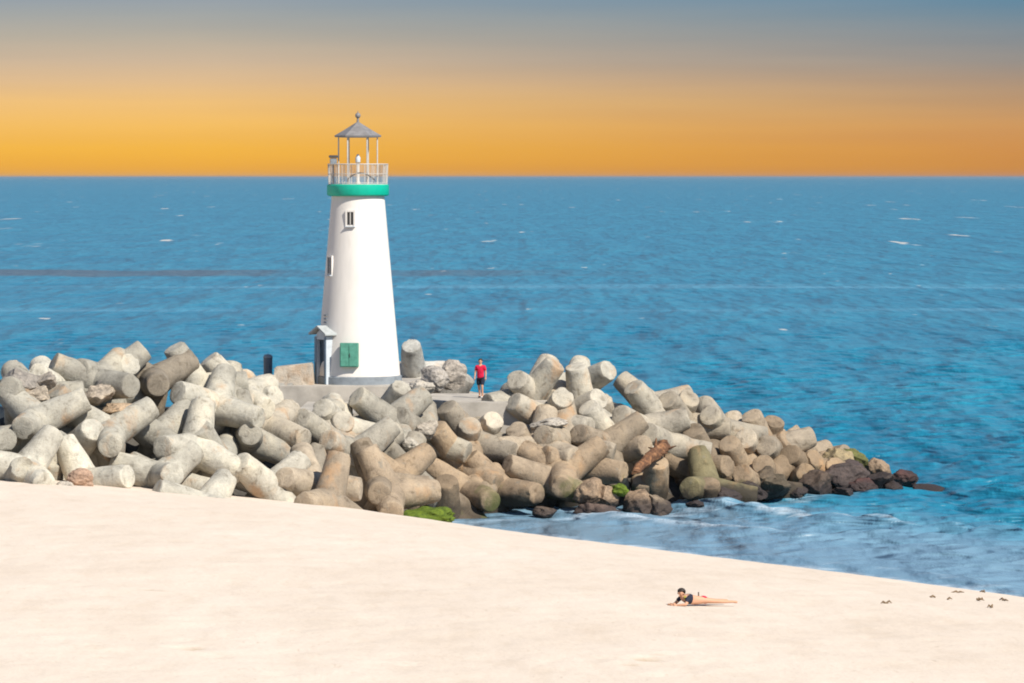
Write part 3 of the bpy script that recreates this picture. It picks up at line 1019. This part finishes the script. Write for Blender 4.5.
def build_rocks():
    BR, DK, RD, GR = (0.27, 0.19, 0.125), (0.05, 0.036, 0.030), (0.085, 0.035, 0.03), (0.11, 0.11, 0.03)
    g = "boulders at the toe and tip of the breakwater"
    rows = [
        (590, 493, .75, .6, BR, "rough tan boulder under the level tetrapod arm at the waterline"),
        (597, 514, .85, .45, (.30, .20, .15), "low pinkish boulder in the wash below the level tetrapod arm"),
        (640, 503, .75, .6, BR, "craggy tan boulder standing in the wash, taller of the two there"),
        (656, 508, .6, .55, (.25, .19, .13), "craggy brown boulder leaning on the taller one in the wash"),
        (606, 498, .5, .5, BR, "small rough boulder wedged behind the low pinkish one"),
        (545, 513, .5, .35, BR, "flat tan stone at the waterline under the round tetrapod end"),
        (728, 496, .8, .5, DK, "dark wet boulder beside the tetrapod with the pale top"),
        (752, 492, .9, .55, DK, "broad black boulder below the bulky tan tetrapod"),
        (776, 487, .8, .6, (.09, .07, .045), "olive-black boulder in the row under the outer tetrapods"),
        (797, 492, .7, .5, DK, "black boulder dipping into the foam under the outermost tetrapod"),
        (815, 488, .85, .7, (.08, .055, .04), "dark brown boulder propping the outermost tetrapod"),
        (838, 459, .65, .55, (.27, .21, .12), "small tan boulder beside the outermost tetrapod, dry on top"),
        (853, 460, .6, .5, GR, "boulder capped with yellow-green weed, highest on the tip"),
        (845, 474, 1.0, .6, (.07, .05, .045), "long dark boulder below the weed-capped one"),
        (861, 487, .7, .5, RD, "reddish dark boulder at the waterline of the tip"),
        (842, 494, .8, .45, DK, "low black boulder in the foam before the reddish one"),
        (836, 501, .5, .22, DK, "flat black stone awash in the foam nearest the beach"),
        (879, 470, .6, .5, BR, "tan-topped boulder between the weed-capped one and the tip"),
        (876, 482, .8, .45, DK, "dark boulder under the tan-topped one on the tip"),
        (903, 477, .62, .5, RD, "round reddish black boulder, the last one at the tip"),
        (891, 488, .75, .3, DK, "low wet boulder at the foot of the last round one"),
        (927, 488, .8, .10, DK, "flat rock barely above the water beyond the tip"),
        (765, 478, .6, .5, (.10, .075, .05), "dark stone tucked under the bulky tan tetrapod"),
        (697, 504, .6, .3, DK, "low dark stone awash before the tetrapod with the pale top"),
        (20, 381, .8, .55, (.24, .215, .19), "rough grey boulder on the crest near the picture edge"),
        (44, 384, .6, .45, (.27, .235, .2), "rough brown-grey stone behind the greenish upright arm"),
        (98, 396, .65, .4, (.36, .30, .235), "pale flat rubble stone among the crest tetrapods"),
        (112, 383, .6, .45, (.22, .2, .18), "dark rough rubble stone under the slanting crest tetrapod"),
        (122, 410, .75, .35, (.40, .29, .19), "orange-tinted slab of rubble above the tan-ended tetrapod"),
        (38, 396, .7, .35, (.38, .32, .25), "pale rubble slab below the rough stones at the picture edge"),
        (80, 480, .5, .4, (.34, .225, .16), "orange-brown broken stone lying on the sand between tetrapods"),
        (64, 488, .35, .22, (.42, .37, .31), "small pale stone on the sand beside the orange-brown one"),
        (452, 375, .7, .6, (.27, .235, .20), "rough grey-brown boulder on the seaward edge behind the tower corner"),
        (434, 379, .6, .5, (.25, .225, .2), "boulder on the seaward edge nearest to the tower"),
        (428, 431, .5, .4, (.38, .33, .27), "pale broken stone wedged by the dark weathered arm"),
        (410, 445, .55, .35, (.40, .36, .3), "bleached broken slab left of the dark weathered arm"),
        (552, 424, .8, .25, (.38, .34, .29), "flat pale slab between the tetrapods past the path end"),
        (422, 388, .5, .35, (.30, .27, .23), "small stone against the foot of the tower by the upright pale tetrapod"),
    ]
    for i, (px, py, s, hgt, tint, label) in enumerate(rows):
        p = on_slope(px, py, 0.4)
        if tint == DK and px < 850:
            s, hgt = s * 0.72, hgt * 0.7
        if 415 < px < 500 and py < 395:
            tint = tuple(q * 1.35 for q in tint)
        rock("boulder", p, (s * 1.15, s * 1.1, hgt * 1.15), i + 3, tint, label, "boulder", g)


# ------------------------------------------------------------------ slab, path, lighthouse
LX, LY = at(358.3, 383, 182).x, 182.0
DECK = 4.93


def prism(bm, pts, z0, z1, bev=0.04):
    lo = [bm.verts.new((x, y, z0)) for x, y in pts]
    hi = [bm.verts.new((x, y, z1)) for x, y in pts]
    n = len(pts)
    bm.faces.new(hi)
    bm.faces.new(list(reversed(lo)))
    for i in range(n):
        bm.faces.new((lo[i], lo[(i + 1) % n], hi[(i + 1) % n], hi[i]))
    bmesh.ops.recalc_face_normals(bm, faces=bm.faces)
    if bev:
        ed = [e for e in bm.edges if all(v in hi for v in e.verts)]
        bmesh.ops.bevel(bm, geom=ed, offset=bev, segments=2, affect="EDGES")


def build_slabs():
    bm = bmesh.new()
    prism(bm, [(-12.6, 179.4), (-4.4, 178.6), (-4.0, 186.8), (-13.2, 186.8)], 3.4, DECK)
    tag(obj("concrete_deck", bm, SLABM), kind="structure")
    bm = bmesh.new()
    prism(bm, [(-9.3, 170.2), (-5.6, 170.0), (-4.2, 178.55), (-9.2, 178.9)], 3.0, 4.25)
    tag(obj("pavement", bm, SLABM), kind="structure")
    bm = bmesh.new()
    prism(bm, [(-4.1, 176.6), (-2.4, 174.6), (0.8, 174.4), (2.5, 176.4), (2.6, 180.2), (-0.4, 181.6), (-3.9, 182.0)], 2.6, 4.46)
    tag(obj("path", bm, SLABM), kind="structure")
    # concrete block and bin on the deck beside the porch
    p = at(294, 383, 180.7)
    bm = bmesh.new()
    prism(bm, [(-.92, -.55), (.92, -.55), (.92, .55), (-.92, .55)], 0, 0.98, 0.05)
    for v in bm.verts:
        if v.co.z > 0.5:
            v.co.x *= 0.93
            if v.co.x < 0:
                v.co.z -= 0.18
    for v in bm.verts:
        v.co += Vector((1, 1, 1)) * 0.02 * mnoise.noise(v.co * 2)
    o = obj("concrete_block", bm, CONC)
    o.location = (p.x, p.y, DECK - .01)
    o.color = (0.43, 0.375, 0.31, 1)
    tag(o, "squat concrete block with a sloping top on the deck beside the porch", "block")
    p = at(268, 379, 185.2)
    r_ = empty("litter_bin", (p.x, p.y, DECK))
    bm = bmesh.new()
    lathe(bm, [(.19, 0), (.20, .03), (.21, .9), (.21, 1.0), (.19, 1.0)], 18)
    obj("bin_body", bm, plain("bin_paint", (0.07, 0.09, 0.12), 0.5, 0.4, 0.2), r_)
    bm = bmesh.new()
    lathe(bm, [(.225, 1.002), (.225, 1.05), (.16, 1.14), (0, 1.17)], 18)
    obj("lid", bm, PLINTH, r_)
    tag(r_, "narrow dark blue-grey litter bin standing on the deck near the concrete block", "litter bin")


def on_tower(theta_deg, z, out=0.0):
    """Frame on the tower's skin: theta from the viewer's side, + to the right. z above deck."""
    a = R(theta_deg)
    rad = tower_r(z)
    n = Vector((math.sin(a), -math.cos(a), 0))
    t = Vector((math.cos(a), math.sin(a), 0))
    o = n * (rad + out) + Vector((0, 0, z))
    return Matrix(((t.x, n.x, 0, o.x), (t.y, n.y, 0, o.y), (0, 0, 1, o.z), (0, 0, 0, 1)))


TZ0, TZ1 = 0.36, 8.50           # top of the plinth, underside of the gallery


def tower_r(z):
    return 1.915 + (1.20 - 1.915) * (z - TZ0) / (TZ1 - TZ0)


def build_lighthouse():
    root = empty("lighthouse", (LX, LY, DECK))
    tag(root, "white tapering lighthouse with a green gallery band and open lantern on the breakwater", "lighthouse")
    bm = bmesh.new()
    prof = [(tower_r(TZ0 + (TZ1 - TZ0) * i / 12), TZ0 + (TZ1 - TZ0) * i / 12) for i in range(13)]
    lathe(bm, prof, 96)
    obj("tower", bm, WHITE, root)
    bm = bmesh.new()
    lathe(bm, [(1.99, -.02), (1.985, TZ0 - .03), (1.93, TZ0 - 0.004)], 96)
    obj("plinth", bm, PLINTH, root)
    # gallery: a round slab with a green rim
    g = DECK
    bm = bmesh.new()
    lathe(bm, [(1.16, TZ1 + .003), (1.30, TZ1 + .004), (1.395, TZ1 + .05), (1.41, TZ1 + .07), (1.41, TZ1 + .50), (1.37, TZ1 + .53), (0, TZ1 + .53)], 72)
    obj("gallery_rim", bm, GREEN, root)
    GZ = TZ1 + .532
    bm = bmesh.new()
    lathe(bm, [(1.33, GZ), (1.33, GZ + .03), (0, GZ + .035)], 64)
    obj("gallery_floor", bm, RAILM, root)
    # railing: posts, rails and mesh infill
    rail = empty("railing", (0, 0, 0))
    rail.parent = root
    bm = bmesh.new()
    for k in range(24):
        a = 2 * math.pi * k / 24
        tube(bm, [(1.33 * math.cos(a), 1.33 * math.sin(a), GZ), (1.36 * math.cos(a), 1.36 * math.sin(a), GZ + .92)], .016, 6)
    for k in range(120):
        if k % 5:
            a = 2 * math.pi * k / 120
            tube(bm, [(1.332 * math.cos(a), 1.332 * math.sin(a), GZ + .06), (1.357 * math.cos(a), 1.357 * math.sin(a), GZ + .88)], .0065, 4)
    obj("railing_bars", bm, RAILM, rail)
    bm = bmesh.new()
    for z, rr, t in ((.92, 1.36, .024), (.48, 1.345, .014), (.07, 1.333, .014)):
        tube(bm, [(rr * math.cos(2 * math.pi * k / 48), rr * math.sin(2 * math.pi * k / 48), GZ + z) for k in range(49)], t, 6)
    obj("rail", bm, RAILM, rail)
    # lantern
    for k in range(6):
        a = R(60 * k)
        bm = bmesh.new()
        tube(bm, [(.88 * math.cos(a), .88 * math.sin(a), GZ + .03), (.88 * math.cos(a), .88 * math.sin(a), GZ + 2.15)], .032, 8)
        obj("lantern_post", bm, RAILM, root)
    roof_z = GZ + 2.15
    bm = bmesh.new()
    lathe(bm, [(.80, roof_z - .02), (1.05, roof_z + .0), (1.07, roof_z + .07), (.60, roof_z + .34), (.14, roof_z + .63), (.09, roof_z + .66), (0, roof_z + .67)], 6)
    rf = obj("lantern_roof", bm, ROOFM, root, ang=20)
    bm = bmesh.new()
    tube(bm, [(0, 0, roof_z + .6), (0, 0, roof_z + .88)], [.07, .045], 10)
    ball(bm, (0, 0, roof_z + .98), (.125, .125, .13), 3)
    tube(bm, [(0, 0, roof_z + 1.08), (0, 0, roof_z + 1.2)], [.03, .008], 6)
    obj("finial", bm, ROOFM, rf)
    # beacon on its pedestal
    bm = bmesh.new()
    lathe(bm, [(.13, GZ + .03), (.11, GZ + .1), (.07, GZ + .15), (.07, GZ + .95), (.13, GZ + 1.0)], 14)
    ped = obj("lamp_pedestal", bm, RAILM, root)
    bm = bmesh.new()
    lathe(bm, [(.11, GZ + 1.01), (.115, GZ + 1.22), (.07, GZ + 1.28), (.05, GZ + 1.36), (0, GZ + 1.38)], 14)
    obj("beacon_lamp", bm, PORCHM, ped)
    # fog signal box at one side of the gallery, arched bar inside the rail
    bm = bmesh.new()
    box(bm, (-1.10, -.35, GZ + 1.06), (.30, .34, .26), bev=.02)
    fb = obj("fog_signal", bm, PLINTH, root)
    bm = bmesh.new()
    box(bm, (-1.10, -.35, GZ + 1.265), (.40, .44, .12), bev=.02)
    obj("cover", bm, DARKM, fb)
    bm = bmesh.new()
    tube(bm, [(-1.10, -.35, GZ + .03), (-1.10, -.35, GZ + .94)], .03, 8)
    obj("bracket", bm, DARKM, fb)
    bm = bmesh.new()
    pts = []
    for k in range(21):
        t = k / 20
        x = -.42 + 1.2 * t
        pts.append((x, -math.sqrt(max(0, 1.05 ** 2 - x * x)) + .05, GZ + .10 + .42 * math.sin(math.pi * (0.12 + 0.80 * t)) ))
    tube(bm, pts, .03, 8)
    obj("arched_bar", bm, DARKM, root)
    # windows
    for th, z, w, h in ((-13, 7.50, .30, .58), (-57, 5.36, .30, .74)):
        Mx = on_tower(th, z)
        bm = bmesh.new()
        for cx, cz, sx, sz in ((-(w / 2 + .04), 0, .08, h + .16), (w / 2 + .04, 0, .08, h + .16)):
            box(bm, (cx, .01, cz), (sx, .09, sz), Mx)
        box(bm, (0, .01, h / 2 + .04), (w - .004, .09, .078), Mx)
        wf = obj("window", bm, WHITE, root)
        bm = bmesh.new()
        box(bm, (0, 0.02, 0), (w - .01, .03, h - .01), Mx)
        obj("pane", bm, GLASS, wf)
        bm = bmesh.new()
        box(bm, (0, 0.035, 0), (.03, .03, h - .02), Mx)
        obj("mullion", bm, WHITE, wf)
        bm = bmesh.new()
        box(bm, (0, .07, -h / 2 - .085), (w + .16, .17, .05), Mx, .01)
        obj("sill", bm, PORCHM, wf)
    # green cabinet on the wall
    Mx = on_tower(-9.5, 1.36)
    bm = bmesh.new()
    box(bm, (0, .15, 0), (.82, .28, 1.08), Mx, .015)
    cb = obj("cabinet", bm, PANELG, root)
    bm = bmesh.new()
    for s in (-1, 1):
        box(bm, (.195 * s, .297, 0), (.36, .022, 1.0), Mx, .006)
    obj("cabinet_door", bm, PANELG, cb)
    bm = bmesh.new()
    tube(bm, [Mx @ Vector((.05, .325, -.1)), Mx @ Vector((.05, .325, .08))], .014, 6)
    obj("handle", bm, DARKM, cb)
    # small plate in the shade
    Mx = on_tower(-58, 2.95)
    bm = bmesh.new()
    for z in (-.16, 0, .16):
        box(bm, (0, .02, z), (.26, .05, .06), Mx, .008)
    obj("wall_vent", bm, PLINTH, root)
    # gabled porch facing away from the sun
    th = -55
    a = R(th)
    n = Vector((math.sin(a), -math.cos(a), 0))
    t = Vector((math.cos(a), math.sin(a), 0))
    c0 = n * 1.03
    Mp = Matrix(((t.x, n.x, 0, c0.x), (t.y, n.y, 0, c0.y), (0, 0, 1, 0), (0, 0, 0, 1)))
    W_, Dp, H_ = 0.98, 1.0, 2.18       # width, depth from c0, eaves height
    bm = bmesh.new()
    for s in (-1, 1):
        box(bm, (s * (W_ / 2 - .08), Dp / 2, H_ / 2), (.16, Dp, H_), Mp)
    # gable head over the door
    f = []
    zt = 2.02
    for y in (Dp - .14, Dp - .002):
        f.append([bm.verts.new(Mp @ Vector(p)) for p in ((-W_ / 2 + .163, y, zt), (W_ / 2 - .163, y, zt), (W_ / 2 - .163, y, H_ + .10), (0, y, H_ + .36), (-W_ / 2 + .163, y, H_ + .10))])
    bm.faces.new(f[0])
    bm.faces.new(list(reversed(f[1])))
    for i in range(5):
        j = (i + 1) % 5
        bm.faces.new((f[0][j], f[0][i], f[1][i], f[1][j]))
    bmesh.ops.recalc_face_normals(bm, faces=bm.faces)
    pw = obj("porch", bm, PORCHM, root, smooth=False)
    bm = bmesh.new()
    box(bm, (0, Dp - .20, 1.005), (W_ - .33, .05, 2.0), Mp)
    dr = obj("door", bm, DOORM, pw)
    bm = bmesh.new()
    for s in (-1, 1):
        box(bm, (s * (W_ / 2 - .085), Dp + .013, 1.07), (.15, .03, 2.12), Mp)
    obj("shaded_jamb_front", bm, plain("jamb_shade_blue_grey", (0.16, 0.22, 0.28), 0.7, 0.3, 0.1), pw)  # shade on the white jambs put into the colour of these plates
    bm = bmesh.new()
    ball(bm, Mp @ Vector((.28, Dp - .15, 1.0)), (.035, .035, .035), 2)
    obj("handle", bm, RAILM, dr)
    bm = bmesh.new()
    for s in (-1, 1):
        q = [(0, H_ + .385), (s * (W_ / 2 + .22), H_ + .045), (s * (W_ / 2 + .22), H_ + .125), (0, H_ + .475)]
        vv = [[bm.verts.new(Mp @ Vector((x if x else s * .002, y, z))) for x, z in q] for y in (.02, Dp + .20)]
        bm.faces.new(vv[0])
        bm.faces.new(list(reversed(vv[1])))
        for i in range(4):
            j = (i + 1) % 4
            bm.faces.new((vv[0][j], vv[0][i], vv[1][i], vv[1][j]))
    bmesh.ops.recalc_face_normals(bm, faces=bm.faces)
    obj("porch_roof", bm, plain("porch_roof_grey", (0.36, 0.38, 0.38), 0.8, 0.2, 0.1), pw, smooth=False)


# ------------------------------------------------------------------ people
def skin_mesh(joints, edges, root=0, sub=2):
    """joints: [(x,y,z,r or (rx,ry))]; one continuous surface from Skin + Subdivision."""
    me = bpy.data.meshes.new("body")
    me.from_pydata([j[:3] for j in joints], edges, [])
    o = bpy.data.objects.new("tmp_body", me)
    COL.objects.link(o)
    sk = o.modifiers.new("s", "SKIN")
    sk.use_smooth_shade = True
    if not me.skin_vertices:
        bpy.context.view_layer.objects.active = o
    for i, j in enumerate(joints):
        r = j[3] if isinstance(j[3], tuple) else (j[3], j[3])
        me.skin_vertices[0].data[i].radius = r
        me.skin_vertices[0].data[i].use_root = (i == root)
    ss = o.modifiers.new("d", "SUBSURF")
    ss.levels = ss.render_levels = sub
    dg = bpy.context.evaluated_depsgraph_get()
    out = bpy.data.meshes.new_from_object(o.evaluated_get(dg))
    bpy.data.objects.remove(o)
    for p in out.polygons:
        p.use_smooth = True
    return out


def add_to(me, fn):
    bm = bmesh.new()
    bm.from_mesh(me)
    fn(bm)
    bm.to_mesh(me)
    bm.free()
    for p in me.polygons:
        p.use_smooth = True


def hand(bm, wrist, d, side):
    """Palm and five curled fingers at the end of a forearm. d: down the hand, side: toward the thumb."""
    d, side = Vector(d).normalized(), Vector(side).normalized()
    nrm = d.cross(side).normalized()
    w = Vector(wrist)
    tube(bm, [w - d * .02, w + d * .03, w + d * .085], [.026, .038, .036], 8)
    for k, ln in enumerate((.065, .078, .084, .074)):
        b = w + d * .085 + side * (.028 - .019 * (3 - k))
        tube(bm, [b - d * .015, b + d * ln * .5 + nrm * .008, b + d * ln * .85 + nrm * .03], [.0095, .009, .007], 6)
    b = w + d * .03 + side * .032
    tube(bm, [b, b + d * .035 + side * .022, b + d * .065 + side * .024 + nrm * .014], [.012, .011, .008], 6)


def head_parts(bm, c, fw, up, s=1.0):
    """Nose, ears, brow and lips on a head centred at c looking along fw."""
    c, fw, up = Vector(c), Vector(fw).normalized(), Vector(up).normalized()
    rt = fw.cross(up).normalized()
    for q, r in (((0, .104, -.02), .016), ((.078, .0, -.01), .022), ((-.078, .0, -.01), .022), ((0, .088, -.066), .018), ((.032, .088, .012), .014), ((-.032, .088, .012), .014)):
        ball(bm, c + (rt * q[0] + fw * q[1] + up * q[2]) * s, (r * s,) * 3, 2)


def walker():
    p = at(480.5, 398.3, 178.0)
    z0 = 4.463
    root = empty("person", (p.x, p.y, z0), R(-14))
    tag(root, "person in a red short-sleeved shirt and dark shorts walking on the path among tetrapods", "person")
    J = [(0, 0, .93, (.145, .10)), (0, 0, 1.10, (.125, .088)), (0, -.01, 1.28, (.15, .105)), (0, 0, 1.42, (.115, .075)), (0, 0, 1.50, .053), (0, -.015, 1.565, (.062, .072)), (0, -.02, 1.65, (.076, .092)), (0, -.01, 1.715, (.05, .062)),
         (.17, 0, 1.40, .062), (.235, .03, 1.14, .045), (.25, -.04, .91, .031),
         (-.17, 0, 1.40, .062), (-.235, -.01, 1.14, .045), (-.24, -.10, .92, .031),
         (.095, 0, .86, .088), (.10, -.10, .50, .058), (.10, -.03, .09, .038), (.105, -.16, .035, (.042, .028)),
         (-.095, 0, .86, .088), (-.10, .10, .50, .058), (-.10, .27, .12, .038), (-.105, .17, .035, (.042, .028))]
    E = [(0, 1), (1, 2), (2, 3), (3, 4), (4, 5), (5, 6), (6, 7), (3, 8), (8, 9), (9, 10), (3, 11), (11, 12), (12, 13), (0, 14), (14, 15), (15, 16), (16, 17), (0, 18), (18, 19), (19, 20), (20, 21)]
    me = skin_mesh(J, E)

    def extra(bm):
        hand(bm, (.25, -.04, .90), (0, -.15, -1), (0, -1, .1))
        hand(bm, (-.24, -.10, .91), (0, -.25, -1), (0, -1, .2))
        head_parts(bm, (0, -.02, 1.635), (.1, -1, 0), (0, 0, 1))
    add_to(me, extra)
    me.name = "body"
    obj_from("body", me, SKIN, root)
    J2 = [(0, 0, .80, (.185, .135)), (0, 0, 1.02, (.168, .12)), (0, -.01, 1.28, (.175, .125)), (0, 0, 1.415, (.13, .09)), (0, 0, 1.475, .068),
          (.175, 0, 1.40, .078), (.222, .015, 1.21, .072), (-.175, 0, 1.40, .078), (-.222, -.005, 1.21, .072)]
    obj_from("shirt", skin_mesh(J2, [(0, 1), (1, 2), (2, 3), (3, 4), (3, 5), (5, 6), (3, 7), (7, 8)]), RED, root)
    J3 = [(0, 0, 1.0, (.150, .105)), (.098, -.005, .83, .108), (.105, -.085, .55, .092), (-.098, .005, .83, .108), (-.105, .085, .55, .092)]
    obj_from("shorts", skin_mesh(J3, [(0, 1), (1, 2), (0, 3), (3, 4)]), SHORT, root)
    bm = bmesh.new()
    ball(bm, (0, .012, 1.685), (.092, .108, .082), 3)
    bmesh.ops.delete(bm, geom=[v for v in bm.verts if v.co.y < -.055 and v.co.z < 1.70], context="VERTS")
    obj("hair", bm, HAIR, root)
    for s, y in ((.105, -.10), (-.105, .21)):
        bm = bmesh.new()
        ball(bm, (s, y, .04), (.05, .135, .045), 2)
        obj("shoe", bm, WHITEC if s > 0 else SHORT, root)
        root.children[-1].data.materials[0] = SHORT


def bather():
    p = sand_at(683, 606)
    root = empty("person", (p.x, p.y, p.z), R(30))
    tag(root, "dark-haired person lying face down on the sand propped on their elbows", "person")
    # local +x runs from head to feet
    J = [(.62, 0, .13, (.12, .145)), (.42, 0, .12, (.095, .125)), (.20, 0, .16, (.10, .15)), (.05, 0, .205, (.085, .11)), (-.03, -.01, .25, .05), (-.06, -.015, .29, (.06, .06)), (-.08, -.02, .345, (.078, .075)), (-.07, -.015, .405, (.05, .05)),
         (.04, -.17, .20, .056), (-.07, -.25, .05, .044), (-.26, -.10, .035, .03),
         (.04, .17, .20, .056), (-.07, .25, .05, .044), (-.26, .10, .035, .03),
         (.72, -.10, .105, .082), (1.10, -.17, .065, .052), (1.44, -.20, .05, .034), (1.56, -.23, .03, (.028, .04)),
         (.72, .10, .105, .082), (1.10, .17, .065, .052), (1.44, .21, .05, .034), (1.56, .25, .03, (.028, .04))]
    E = [(0, 1), (1, 2), (2, 3), (3, 4), (4, 5), (5, 6), (6, 7), (3, 8), (8, 9), (9, 10), (3, 11), (11, 12), (12, 13), (0, 14), (14, 15), (15, 16), (16, 17), (0, 18), (18, 19), (19, 20), (20, 21)]
    me = skin_mesh(J, E)

    def extra(bm):
        hand(bm, (-.27, -.10, .035), (-1, .25, 0), (0, .5, 0.6))
        hand(bm, (-.27, .10, .035), (-1, -.25, 0), (0, -.5, 0.6))
        head_parts(bm, (-.08, -.02, .335), (-.85, -.5, 0), (0, 0, 1))
    add_to(me, extra)
    obj_from("body", me, SKIN, root)
    bm = bmesh.new()
    ball(bm, (-.05, -.005, .375), (.112, .112, .10), 3)
    bmesh.ops.delete(bm, geom=[v for v in bm.verts if (v.co.x * -.85 + v.co.y * -.5) > .085 and v.co.z < .385], context="VERTS")
    obj("hair", bm, HAIR, root)
    J2 = [(.30, 0, .145, (.105, .14)), (.20, 0, .165, (.112, .162)), (.06, 0, .20, (.098, .125)), (.045, -.172, .20, .066), (-.045, -.23, .10, .058), (.045, .172, .20, .066), (-.045, .23, .10, .058)]
    obj_from("top", skin_mesh(J2, [(0, 1), (1, 2), (2, 3), (3, 4), (2, 5), (5, 6)]), SHORT, root)
    J3 = [(.52, 0, .13, (.11, .14)), (.66, 0, .13, (.128, .158)), (.76, -.09, .115, .095), (.76, .09, .115, .095)]
    obj_from("swim_bottoms", skin_mesh(J3, [(0, 1), (1, 2), (1, 3)]), RED, root)
    bm = bmesh.new()
    tube(bm, [(-.02 + .012 * k, -.13 + .02 * math.sin(k), .25 - .022 * k) for k in range(8)], .035, 8)
    obj("scarf", bm, OLIVE, root)
    # the bottle stands on the sand behind the shoulders
    q = sand_at(698.5, 603.5)
    r_ = empty("bottle", (q.x, q.y, q.z - .01))
    bm = bmesh.new()
    lathe(bm, [(.038, 0), (.042, .02), (.042, .16), (.018, .22), (.016, .285), (0, .285)], 16)
    obj("bottle_body", bm, BOTTLE, r_)
    bm = bmesh.new()
    lathe(bm, [(.019, .286), (.019, .31), (0, .312)], 12)
    obj("cap", bm, DARKM, r_)
    tag(r_, "slim brown bottle standing upright in the sand beside the lying person", "bottle")


# ------------------------------------------------------------------ driftwood, algae, wrack
def driftwood():
    a, b = on_slope(634, 472, -1.5), on_slope(664, 446, -1.0)
    root = empty("driftwood_log", a)
    tag(root, "orange-brown driftwood log with a broken root end wedged among the tetrapods", "driftwood")
    ax = b - a
    rg = random.Random(3)
    bm = bmesh.new()
    pts, rad = [], []
    for i in range(12):
        t = i / 11
        pts.append(ax * t + Vector((rg.gauss(0, .03), rg.gauss(0, .03), rg.gauss(0, .03))))
        rad.append(.17 + .13 * t + rg.uniform(-.045, .045))
    rad[0] = .10
    tube(bm, pts, rad, 14)
    for v in bm.verts:
        v.co += Vector((1, .4, .8)) * (.10 * mnoise.noise(v.co * 3) + .06 * mnoise.noise(v.co * 9))
    obj("log", bm, WOOD, root)
    for k in range(16):
        d = (ax.normalized() * .6 + Vector((rg.gauss(0, .6), rg.gauss(-.2, .5), rg.gauss(-.2, .35)))).normalized()
        p0 = ax * rg.uniform(.6, 1.0)
        L = rg.uniform(.25, .6)
        bm = bmesh.new()
        tube(bm, [p0, p0 + d * L * .5, p0 + d * L + Vector((rg.gauss(0, .1), 0, rg.gauss(0, .1)))], [.11, .075, .02], 7)
        for v in bm.verts:
            v.co += Vector((1, 1, 1)) * .05 * mnoise.noise(v.co * 5)
        obj("root", bm, WOOD, root)


def algae():
    spots = [(430, 517, 1.15, .9, .40, "bright green algae mat at the toe where sand meets water"), (619, 490, .35, .3, .25, "small bright green weed tuft beside the rough tan boulder")]
    for i, (px, py, sx, sy, sz, label) in enumerate(spots):
        p = on_slope(px, py, -.5)
        bm = bmesh.new()
        bmesh.ops.create_icosphere(bm, subdivisions=5, radius=1)
        for v in bm.verts:
            k = 1 + .35 * mnoise.noise(v.co * 1.6 + Vector((i * 7, 0, 0))) + .12 * mnoise.noise(v.co * 4) + .06 * mnoise.noise(v.co * 11)
            v.co = Vector((v.co.x * sx * k, v.co.y * sy * k, v.co.z * sz * k))
        o = obj("algae", bm, ALGAE, None, True, 80)
        o.location = p
        tag(o, label, "algae", None, "stuff")


def wrack():
    rg = random.Random(9)
    cl = [(958, 592), (978, 600), (948, 599), (992, 607), (935, 597), (1004, 600), (886, 603), (985, 592)]
    for i, (px, py) in enumerate(cl):
        p = sand_at(px, py + 1)
        bm = bmesh.new()
        for _ in range(rg.randint(2, 4)):
            a = rg.uniform(0, 6.28)
            q = Vector((rg.gauss(0, .01), rg.gauss(0, .01), .02))
            d = Vector((math.cos(a), math.sin(a) * .7, 0))
            L = rg.uniform(.08, .26)
            tube(bm, [q, q + d * L * .5 + Vector((0, 0, rg.uniform(.02, .06))), q + d * L + Vector((rg.gauss(0, .05), 0, 0))], [.022, .03, .01], 6)
        o = obj("seaweed_clump", bm, WRACK)
        o.location = p
        tag(o, "small dark seaweed clump washed up on the sand by the water's edge", "seaweed", "seaweed clumps along the water's edge")


def build_haze():
    m = bpy.data.materials.new("sea_air")
    m.use_nodes = True
    m.node_tree.nodes.clear()
    v = N(m.node_tree, "ShaderNodeVolumePrincipled")
    v.inputs["Color"].default_value = (0.34, 0.47, 0.58, 1)
    v.inputs["Density"].default_value = HAZE
    o = N(m.node_tree, "ShaderNodeOutputMaterial")
    m.node_tree.links.new(v.outputs[0], o.inputs["Volume"])
    bm = bmesh.new()
    lo, hi = (-1700000, -400, -5), (1700000, 170000, 20)
    vs_ = [bm.verts.new((x, y, z)) for z in (lo[2], hi[2]) for x, y in ((lo[0], lo[1]), (hi[0], lo[1]), (hi[0], hi[1]), (lo[0], hi[1]))]
    for f in ((3, 2, 1, 0), (4, 5, 6, 7), (0, 1, 5, 4), (1, 2, 6, 5), (2, 3, 7, 6), (3, 0, 4, 7)):
        bm.faces.new([vs_[i] for i in f])
    tag(obj("haze", bm, m, None, False), kind="stuff")


HAZE = 2.8e-5
build_haze()
build_beach()
build_core()
build_sea()
build_slabs()
build_lighthouse()
build_tetras()
build_rocks()
walker()
bather()
driftwood()
algae()
wrack()
